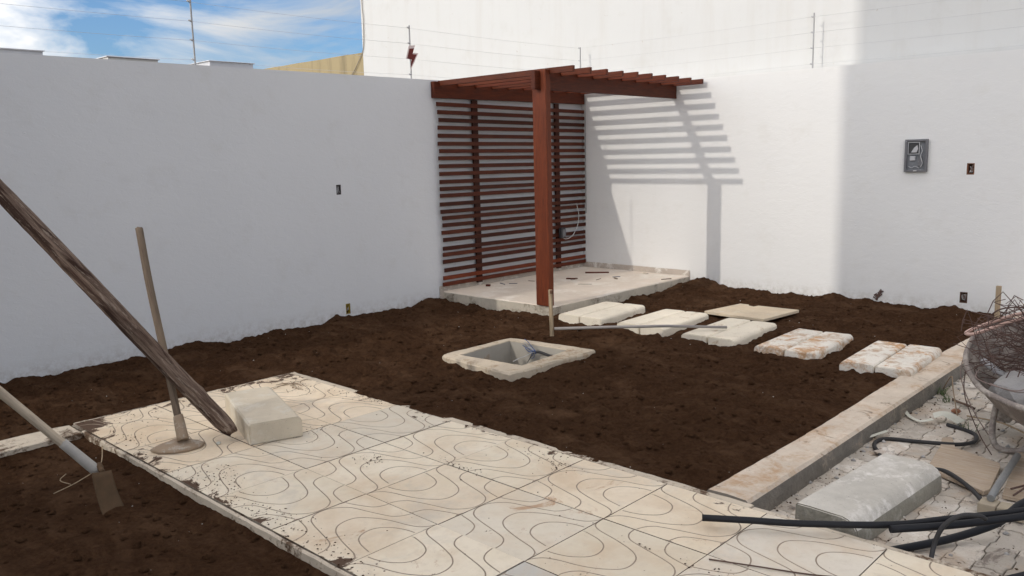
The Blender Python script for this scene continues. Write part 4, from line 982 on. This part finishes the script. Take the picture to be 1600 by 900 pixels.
tag(tube('pipe_offcut', [(5.70, -3.28, .20), (5.86, -3.42, .16)], .022, 'light_plastic', None, 9), 'short grey pipe offcut at the left inside the wheelbarrow', 'pipe')
tag(box('brick', (6.12, -4.0, .09), (6.30, -3.80, .17), 'stake_wood', None, .004), 'tan wood block at the near side inside the wheelbarrow', 'wood block')
# tangle
V = []; F = []
rs = random.Random(5)
for s in range(560):
    p = Vector((rs.gauss(6.12, .22), rs.gauss(-3.30, .20), rs.uniform(.17, .50))); L_ = rs.uniform(.12, .55)
    if p.x < 5.72 or p.y < -3.9: continue
    d = Vector((rs.gauss(0, 1), rs.gauss(0, 1), rs.gauss(0, .55))).normalized(); pts = [p.copy()]; n_ = 7; kk = rs.choice((.08, .15, .9))
    for i in range(n_):
        p = p+d*L_/n_; d = (d+Vector((rs.gauss(0, kk), rs.gauss(0, kk), rs.gauss(0, kk*.6)))).normalized()
        if p.z < .14: p.z = .14
        if p.z > .56: d.z = -abs(d.z)
        if p.x < 5.70: d.x = abs(d.x)
        pts.append(p.copy())
    v, q = tube_data(pts, rs.choice((.0017, .0022, .0030)), 4, caps=False); k = len(V); V += v; F += [tuple(i+k for i in a) for a in q]
tg = link_mesh('rusty_wire_tangle', V, F, 'rust'); tag(tg, 'dense tangle of rusty wire heaped in the wheelbarrow', 'wire', kind='stuff')
for i, pts in enumerate(([(5.66, -3.02, .34), (5.60, -3.22, .26), (5.60, -3.36, .12), (5.72, -3.55, -.02), (5.84, -3.66, -.13)],
                         [(5.60, -3.20, .22), (5.66, -3.50, .06), (5.80, -3.72, -.10), (5.90, -3.82, -.19)],
                         [(5.86, -3.78, .20), (6.0, -3.84, .19), (6.15, -3.76, .21), (6.22, -3.6, .24)],
                         [(5.75, -3.55, .22), (5.78, -3.72, .20), (5.98, -3.86, .20), (6.05, -3.80, .21)])):
    tag(tube('stiff_wire', smooth_pts(pts, 5), .0030, 'pale_wire' if i != 1 else 'rust', None, 6), ['pale bent wire hanging over the left rim of the wheelbarrow', 'rusty wire drooping from the barrow rim to the ground', 'curved pale wire lying across the barrow load', 'hooked pale wire in front of the concrete chunk'][i], 'wire')
tag(tube('pink_tube', smooth_pts([(6.50, -3.1, .50), (6.15, -3.02, .50), (5.98, -3.04, .505), (5.82, -3.10, .475), (5.645, -3.20, .395), (5.59, -3.26, .36), (5.64, -3.27, .362), (5.77, -3.15, .42), (5.92, -3.05, .475), (6.06, -3.02, .49), (6.16, -3.12, .44), (6.24, -3.25, .36), (6.34, -3.40, .30)], 6), .011, 'pink_tube', None, 8), 'faded pink flexible tube looped over the wire heap', 'tube')
tag(tube('stiff_wire', smooth_pts([(5.63, -3.03, .36), (5.68, -3.02, .46), (5.78, -3.0, .50), (6.0, -3.0, .505), (6.3, -3.0, .53)], 5), .005, 'rust', None, 6), 'dark wire arching highest over the wheelbarrow', 'wire')
tag(tube('stiff_wire', smooth_pts([(6.05, -3.1, .48), (6.08, -3.05, .58), (6.12, -3.04, .60), (6.3, -3.0, .56)], 5), .005, 'rust', None, 6), 'short hooked wire end sticking up at the right edge', 'wire')
t = empty('wooden_stake', (5.06, -.26, -.12), 'pale wooden stake standing at the right wall behind the wheelbarrow', 'stake')
bm = bmesh.new(); bm_box(bm, (-.022, -.012, -.05), (.022, .012, .335), .004); from_bm('shaft', bm, 'stake_wood', t)

# ------------------------------------------------------------------ hoses and pipes on the pavement
tag(tube('black_pipe', smooth_pts([(5.274, -5.812, -.05), (5.44, -5.705, -.05), (5.611, -5.595, -.052), (5.9, -5.386, -.045), (6.066, -5.201, -.035), (6.213, -5.026, -.03), (6.298, -4.933, -.02), (6.50, -4.66, -.01), (6.7, -4.4, 0)], 4), .0145, 'black_pipe', None, 14), 'long black pipe from the path across to the right edge', 'pipe')
tag(tube('black_pipe', smooth_pts([(5.924, -5.448, -.035), (6.088, -5.277, -.03), (6.233, -5.111, -.02), (6.316, -5.021, -.01), (6.52, -4.74, .0), (6.75, -4.42, .01)], 4), .016, 'black_pipe', None, 14), 'shorter black pipe lying just in front of the long one', 'pipe')
tag(tube('black_pipe', smooth_pts([(5.85, -5.41, -.183), (5.873, -5.365, -.182), (6.039, -5.082, -.178), (6.177, -4.902, -.130), (6.217, -4.821, -.09), (6.256, -4.727, -.06), (6.40, -4.40, -.02)], 4), .017, 'black_pipe', None, 14), 'third black pipe lying lowest on the pavement', 'pipe')
tag(tube('black_pipe', [(6.30, -5.42, -.15), (6.52, -5.0, -.15)], .017, 'black_pipe', None, 14), 'black pipe end in the bottom right corner', 'pipe')
p_ = empty('drain_pipe', (5.70, -5.41, -.185), 'beige plastic pipe with a collar along the path edge', 'pipe')
tube('pipe_body', [(5.690, -5.405, -.180), (5.88, -5.413, -.182), (6.10, -5.418, -.184), (6.6, -5.42, -.186)], .0145, 'pvc_pipe', p_, 12)
tube('collar', [(5.835, -5.411, -.181), (5.888, -5.413, -.182)], .019, 'pvc_pipe', p_, 12)
tag(tube('grey_hose', smooth_pts([(5.52, -4.42, -.19), (5.44, -4.20, -.192), (5.37, -4.09, -.192), (5.343, -3.995, -.192), (5.372, -3.905, -.192), (5.51, -3.855, -.19), (5.648, -3.844, -.175), (5.73, -3.785, -.178), (5.768, -3.655, -.19), (5.745, -3.523, -.192), (5.676, -3.46, -.192), (5.557, -3.417, -.192)], 5), .0115, 'grey_hose', None, 10), 'dark hose looping on the pavement behind the loose kerb stone', 'hose')
tag(tube('grey_hose', smooth_pts([(5.66, -4.20, -.192), (5.717, -4.25, -.185), (5.814, -4.304, -.165), (5.959, -4.452, -.165), (6.08, -4.60, -.19), (6.16, -4.75, -.192)], 5), .0115, 'grey_hose', None, 10), 'dark hose crossing the plywood piece toward the black pipes', 'hose')
tag(tube('grey_hose', smooth_pts([(6.08, -5.55, -.193), (6.077, -5.469, -.185), (6.074, -5.428, -.14), (6.071, -5.373, -.08), (6.087, -5.359, -.02), (6.114, -5.335, .02), (6.147, -5.288, .035), (6.193, -5.242, .03), (6.21, -5.215, .012)], 6), .0095, 'grey_hose', None, 10), 'grey hose arching over the black pipes and down to the path', 'hose')
bm = bmesh.new(); prism(bm, [(5.622, -3.74), (5.650, -3.69), (5.668, -3.70), (5.727, -3.86), (5.85, -3.92), (5.975, -3.969), (5.992, -4.03), (6.031, -4.382), (6.015, -4.43), (5.712, -4.273), (5.700, -4.22), (5.653, -3.868)], 0, .022); bmesh.ops.bevel(bm, geom=list(bm.edges), offset=.002, segments=1, affect='EDGES')
o = from_bm('plywood_offcut', bm, 'plywood'); o.location = (0, 0, -.196); tag(o, 'dusty plywood offcut shaped like a paddle on the pavement', 'plywood')
bm = bmesh.new(); prism(bm, [(6.00, -3.70), (6.45, -3.68), (6.45, -4.42), (6.09, -4.41)], 0, .016); o = from_bm('plank', bm, 'plywood'); o.location = (0, 0, -.196); tag(o, 'flat tan plank under the wheelbarrow at the right edge', 'plank')
tag(tube('steel_pipe', [(6.088, -4.615, -.13), (6.075, -4.45, -.13), (6.03, -3.85, -.155)], .017, 'steel_pipe', None, 12), 'short grey steel pipe beside the plywood offcut', 'pipe')
for x0_, x1_ in ((6.045, 6.120), (6.124, 6.24)):
    tag(box('brick', (x0_, -4.66, -.196), (x1_, -4.57, -.148), 'brick_pale', None, .003), 'left pale brick under the steel pipe end' if x0_ < 6.1 else 'right pale brick under the steel pipe, at the frame edge', 'brick', 'pale bricks by the steel pipe')
for i, pts in enumerate(([(6.22, -4.1, -.17), (6.16, -4.25, -.16), (6.12, -4.38, -.15)], [(6.28, -4.0, -.165), (6.2, -4.2, -.13), (6.14, -4.42, -.165)])):
    tag(tube('rebar', pts, .005, 'rust', None, 6), ['short rusty rod on the plank', 'longer rusty rod across the plank'][i], 'rod')
tag(tube('stick', smooth_pts([(5.30, -2.62, -.19), (5.36, -2.66, -.08), (5.44, -2.9, -.11), (5.60, -3.35, -.18)], 5), .004, 'dry_stem', None, 6), 'thin dry twig leaning from the kerb onto the pavement', 'twig')
tag(tube('stick', smooth_pts([(5.66, -3.40, -.12), (5.92, -3.72, -.03), (6.12, -3.98, .0)], 5), .0045, 'stake_wood', None, 6), 'pale cane lying against the wheelbarrow leg', 'cane')
tag(rough_pole('bark_strip', (5.43, -2.86, -.185), (5.60, -3.0, -.185), .010, .007, 'grey_log', None, 10, .3, 7, .004, 3), 'dark strip of bark lying on the pavement', 'bark')
tag(lump('stone', (5.52, -3.11, -.188), (.028, .022, .018), 'brick_clay', None, 9), 'small rounded brown stone on the pavement', 'stone')
tag(lump('clay_lump', (5.455, -4.17, -.190), (.06, .035, .018), 'skirting_cement', None, 12, 2, .4), 'tan dirt lump behind the loose kerb stone', 'clay lump')
def strip(name, pts, wd, mat, label, cat):
    P = smooth_pts(pts, 5); V = []; F = []
    for i, p in enumerate(P):
        t_ = (P[min(i+1, len(P)-1)]-P[max(i-1, 0)]).normalized(); s = Vector((-t_.y, t_.x, 0)).normalized()*wd/2
        V += [p-s, p+s+Vector((0, 0, .004))]
    for i in range(len(P)-1): F.append((2*i, 2*i+2, 2*i+3, 2*i+1))
    o = link_mesh(name, V, F, mat); m = o.modifiers.new('thick', 'SOLIDIFY'); m.thickness = .0015; tag(o, label, cat)
strip('plastic_strip', [(5.255, -3.93, -.17), (5.268, -3.99, -.19), (5.31, -3.94, -.175), (5.335, -3.80, -.18)], .018, 'pale_plastic', 'bent pale plastic strip at the foot of the kerb', 'plastic strip')
strip('plastic_strip', [(5.262, -3.31, -.165), (5.33, -3.40, -.188), (5.42, -3.47, -.185), (5.47, -3.40, -.18)], .022, 'pale_plastic', 'crumpled cream plastic strip near the hose end', 'plastic strip')
strip('plastic_bag', [(5.46, -3.36, -.17), (5.52, -3.34, -.15), (5.62, -3.36, -.18)], .09, 'pale_plastic', 'scrap of pale plastic sheet near the small brown stone', 'plastic sheet')
# weeds
rs = random.Random(11)
for cx, cy, n_, lab in ((5.315, -2.72, 34, 'small green weed tuft growing at the kerb foot'), (5.385, -2.86, 26, 'second green weed tuft, nearer the bark strip'), (5.66, -3.40, 16, 'sparse weed tuft by the wheelbarrow leg'), (6.02, -3.28, 22, 'weed tuft in the shade under the wheelbarrow')):
    V = []; F = []
    for i in range(n_):
        a = rs.uniform(0, 6.28); l_ = rs.uniform(.04, .11); w_ = .0028; d = Vector((math.cos(a), math.sin(a), 0)); s = Vector((-d.y, d.x, 0))*w_
        b0 = Vector((rs.gauss(0, .02), rs.gauss(0, .025), 0)); k = len(V)
        for t_ in (0, .5, 1): c = b0+d*l_*(.2*t_+.6*t_*t_)+Vector((0, 0, l_*(t_*.9-.25*t_*t_))); V += [c-s*(1-t_*.85), c+s*(1-t_*.85)]
        F += [(k, k+1, k+3, k+2), (k+2, k+3, k+5, k+4)]
    o = link_mesh('weed', V, F, 'leaf_green'); o.location = (cx, cy, PZ); tag(o, lab, 'weed')

# ------------------------------------------------------------------ blade of the near hoe, twigs, scraps
def plate(name, A, B, C, D, bulge, th, mat, parent, n=8):
    A, B, C, D = map(Vector, (A, B, C, D)); nm = (B-A).cross(D-A).normalized(); off = Vector(parent.location); bm = bmesh.new(); G = [[], []]
    for i in range(n+1):
        for k in (0, 1): G[k].append([])
        for j in range(n+1):
            s_, t_ = i/n, j/n; p = (A*(1-s_)+D*s_)*(1-t_)+(B*(1-s_)+C*s_)*t_; q = bulge*(4*s_*(1-s_)*.6+4*t_*(1-t_)*.7)
            for k in (0, 1): G[k][-1].append(bm.verts.new(p+nm*(q+(k-.5)*th)-off))
    for k in (0, 1):
        for i in range(n):
            for j in range(n): bm.faces.new((G[k][i][j], G[k][i+1][j], G[k][i+1][j+1], G[k][i][j+1]))
    for i in range(n):
        for j in (0, n): bm.faces.new((G[0][i][j], G[0][i+1][j], G[1][i+1][j], G[1][i][j])); bm.faces.new((G[0][j][i], G[0][j][i+1], G[1][j][i+1], G[1][j][i]))
    bmesh.ops.recalc_face_normals(bm, faces=bm.faces); return from_bm(name, bm, mat, parent, True)
plate('blade', (2.889, -7.334, .025), (2.978, -7.316, -.165), (3.02, -7.43, -.165), (2.93, -7.435, .050), .012, .007, 'blade_iron', hoe2)
tube('blade_neck', smooth_pts([(2.83, -7.37, .045), (2.86, -7.372, .035), (2.895, -7.375, .030)], 3), [.020]*3+[.014]*3+[.010], 'blade_iron', hoe2, 8)
tag(tube('twig', smooth_pts([(2.55, -7.50, -.135), (2.50, -7.36, -.125), (2.36, -7.20, -.12), (2.02, -7.06, -.125)], 5), .0028, 'stake_wood', None, 5), 'thin pale forked twig on the soil behind the grey hoe', 'twig')
tag(tube('twig', smooth_pts([(2.50, -7.40, -.13), (2.44, -7.43, -.115), (2.38, -7.38, -.11)], 5), .0025, 'stake_wood', None, 5), 'small curled pale twig beside the forked one', 'twig')
def chip(x, y, z, l_, w_, h_, a, mat, label, name='wood_offcut', cat='wood offcut'):
    bm = bmesh.new(); bm_box(bm, (-l_/2, -w_/2, 0), (l_/2, w_/2, h_), .001); o = from_bm(name, bm, mat); o.location = (x, y, z); o.rotation_euler = (0, 0, R(a)); tag(o, label, cat)
chip(.56, -.42, .0005, .30, .055, .012, 38, 'redwood_x', 'largest dark red wood offcut near the corner of the slab')
chip(.62, -1.02, .0005, .11, .04, .012, 20, 'redwood_x', 'small red offcut just right of the post')
chip(.70, -1.06, .0125, .10, .03, .010, 75, 'redwood_x', 'red offcut lying on another offcut right of the post')
chip(.18, -2.00, .0005, .05, .035, .022, 30, 'redwood_x', 'little red block at the left end of the slab')
chip(.20, -1.78, .0005, .12, .012, .008, -20, 'grey_plastic', 'grey thin splinter beside the little red block')
chip(.30, -1.70, .0005, .10, .010, .008, 40, 'grey_plastic', 'second grey splinter farther from the little red block')
chip(.34, -1.42, .0005, .09, .014, .006, 10, 'handle_wood', 'tan shaving left of the post near the slats')
chip(.98, -.58, .0005, .10, .02, .008, 60, 'grey_plastic', 'dark chip in the middle of the slab')
chip(1.06, -.70, .0005, .08, .02, .010, -30, 'handle_wood', 'tan chip beside the dark chip on the slab')
chip(1.12, -.16, .0005, .07, .02, .014, 0, 'deck_side', 'small grey chip near the back skirting')
chip(1.58, -.40, .0005, .13, .022, .008, 62, 'handle_wood', 'brown shaving on the right edge of the slab')
chip(1.02, -1.25, .0005, .16, .010, .004, 35, 'handle_wood', 'long thin shaving in the centre of the slab')
chip(.92, -.86, .0005, .12, .012, .005, 100, 'handle_wood', 'thin curled shaving behind the long one')

tag(tube('root', smooth_pts([(5.44, -6.04, -.096), (5.60, -5.98, -.094), (5.83, -5.88, -.096), (6.03, -5.74, -.095)], 6), .0032, 'rust', None, 5), 'long thin brown root lying across the tiles by the pipe end', 'root')
rs = random.Random(3); V = []; F = []
for i in range(16):
    p = Vector((1.83+rs.gauss(0, .05), -5.66+rs.gauss(0, .05), -.094)); a = rs.uniform(0, 6.28); pts = [p]
    for k in range(4): a += rs.uniform(-.6, .6); pts.append(pts[-1]+Vector((math.cos(a), math.sin(a), 0))*.022)
    v, q = tube_data(pts, .0018, 4); k = len(V); V += v; F += [tuple(j+k for j in b) for b in q]
tag(link_mesh('dry_twigs', V, F, 'dry_stem'), 'scatter of dry twigs on the far corner of the path', kind='stuff')
tag(lump('foil_scrap', (2.60, -6.63, -.094), (.022, .016, .007), 'pale_plastic', None, 8, 1, .4), 'crumpled pale foil scrap between the log foot and the block', 'scrap')
# ------------------------------------------------------------------ soil clods and crumbs
def scatter(name, N_, place, smin, smax, mat, label, kind='stuff', flat=.7, power=3.0):
    base = np.array([(1, 0, 0), (-1, 0, 0), (0, 1, 0), (0, -1, 0), (0, 0, 1), (0, 0, -1)], float)
    fc = np.array([(0, 2, 4), (2, 1, 4), (1, 3, 4), (3, 0, 4), (2, 0, 5), (1, 2, 5), (3, 1, 5), (0, 3, 5)])
    P = place(N_); N2 = len(P); s = smin+(smax-smin)*rng.random(N2)**power
    B = base[None]*(s[:, None, None])*(0.7+0.6*rng.random((N2, 6, 1))); B[:, :, 2] *= flat
    a = rng.random(N2)*6.28; ca, sa = np.cos(a)[:, None], np.sin(a)[:, None]
    x = B[:, :, 0]*ca-B[:, :, 1]*sa; y = B[:, :, 0]*sa+B[:, :, 1]*ca
    V = np.stack([x+P[:, None, 0], y+P[:, None, 1], B[:, :, 2]+P[:, None, 2]+s[:, None]*.2], -1).reshape(-1, 3)
    Fq = (fc[None]+6*np.arange(N2)[:, None, None]).reshape(-1, 3)
    me = bpy.data.meshes.new(name); me.vertices.add(len(V)); me.vertices.foreach_set('co', V.ravel())
    me.loops.add(Fq.size); me.loops.foreach_set('vertex_index', Fq.ravel().astype(np.int32)); me.polygons.add(len(Fq))
    me.polygons.foreach_set('loop_start', np.arange(0, Fq.size, 3, dtype=np.int32)); me.update(calc_edges=True); me.materials.append(MAT[mat])
    o = bpy.data.objects.new(name, me); COL.objects.link(o); return tag(o, label, kind=kind)
def on_soil(N_):
    x = rng.uniform(0.05, 5.05, N_); y = rng.uniform(-8.6, -0.05, N_)
    k = keep_main(x, y) & ~((x > 1.45) & (y < -5.43) & (y > -7.07)) & ~((x > 1.45) & (x < 1.76) & (y < -5.4)) & ~((x > 2.08) & (x < 3.0) & (y > -4.56) & (y < -3.56))
    k &= ~((x < 1.68) & (y > -2.62))
    for cx, cy, a, zt, m, wh in pairs: k &= ~((np.abs(x-cx) < .30) & (np.abs(y-cy) < .47))
    k &= ~((x > 2.78) & (x < 3.58) & (y > -1.76) & (y < -1.0))
    x, y = x[k], y[k]; return np.stack([x, y, soil_height(x, y)], -1)
scatter('soil_clods', 20000, on_soil, .0018, .024, 'soil', 'loose crumbs and clods of dark soil', power=7.0)
scatter('mortar_crumbs', 320, on_soil, .0015, .0065, 'white_crumb', 'white mortar crumbs sprinkled on the soil', power=3.0)
def on_path(N_):
    spots = [(2.10, -6.93, .10, .05), (1.75, -6.75, .12, .10), (3.25, -6.93, .16, .05), (3.05, -6.86, .10, .05), (3.75, -6.90, .09, .05), (3.60, -6.97, .2, .03), (4.35, -6.98, .25, .04), (2.42, -5.52, .14, .04), (2.6, -5.5, .15, .03), (4.1, -5.56, .12, .05), (4.35, -5.65, .06, .04), (2.85, -6.15, .12, .08), (3.5, -6.2, .05, .05), (1.95, -5.65, .10, .06), (5.55, -6.1, .35, .02), (3.9, -5.98, .10, .015), (4.30, -6.98, .5, .03), (2.9, -7.0, .6, .02)]
    out = []
    for _ in range(N_):
        s = random.choice(spots); x = random.gauss(s[0], s[2]); y = random.gauss(s[1], s[3])
        if y > -7.06 and x > 1.5: out.append((x, y, -.0995))
    for _ in range(N_//9): out.append((random.uniform(1.55, 6.2), random.uniform(-7.0, -5.5), -.0995))
    return np.array(out)
scatter('spilled_soil', 1900, on_path, .0008, .0060, 'soil', 'soil crumbs spilled on the tile path', flat=.45, power=3.0)
def on_pave(N_):
    x = 5.3+rng.random(N_)**1.6*1.2; y = rng.uniform(-5.4, -.6, N_); return np.stack([x, y, np.full(N_, PZ)], -1)
scatter('rubble_chips', 170, on_pave, .005, .020, 'rubble', 'broken mortar chips lying on the pavement', power=2.5)
scatter('clay_chips', 70, on_pave, .004, .016, 'skirting_cement', 'tan chips lying on the pavement', power=2.5)
scatter('pavement_grit', 2600, on_pave, .0012, .008, 'paver', 'grit and mortar crumbs scattered on the pavement', power=4.0)
scatter('pavement_dirt', 1600, on_pave, .0012, .009, 'ground_earth', 'brown dirt crumbs scattered on the pavement', power=4.0)
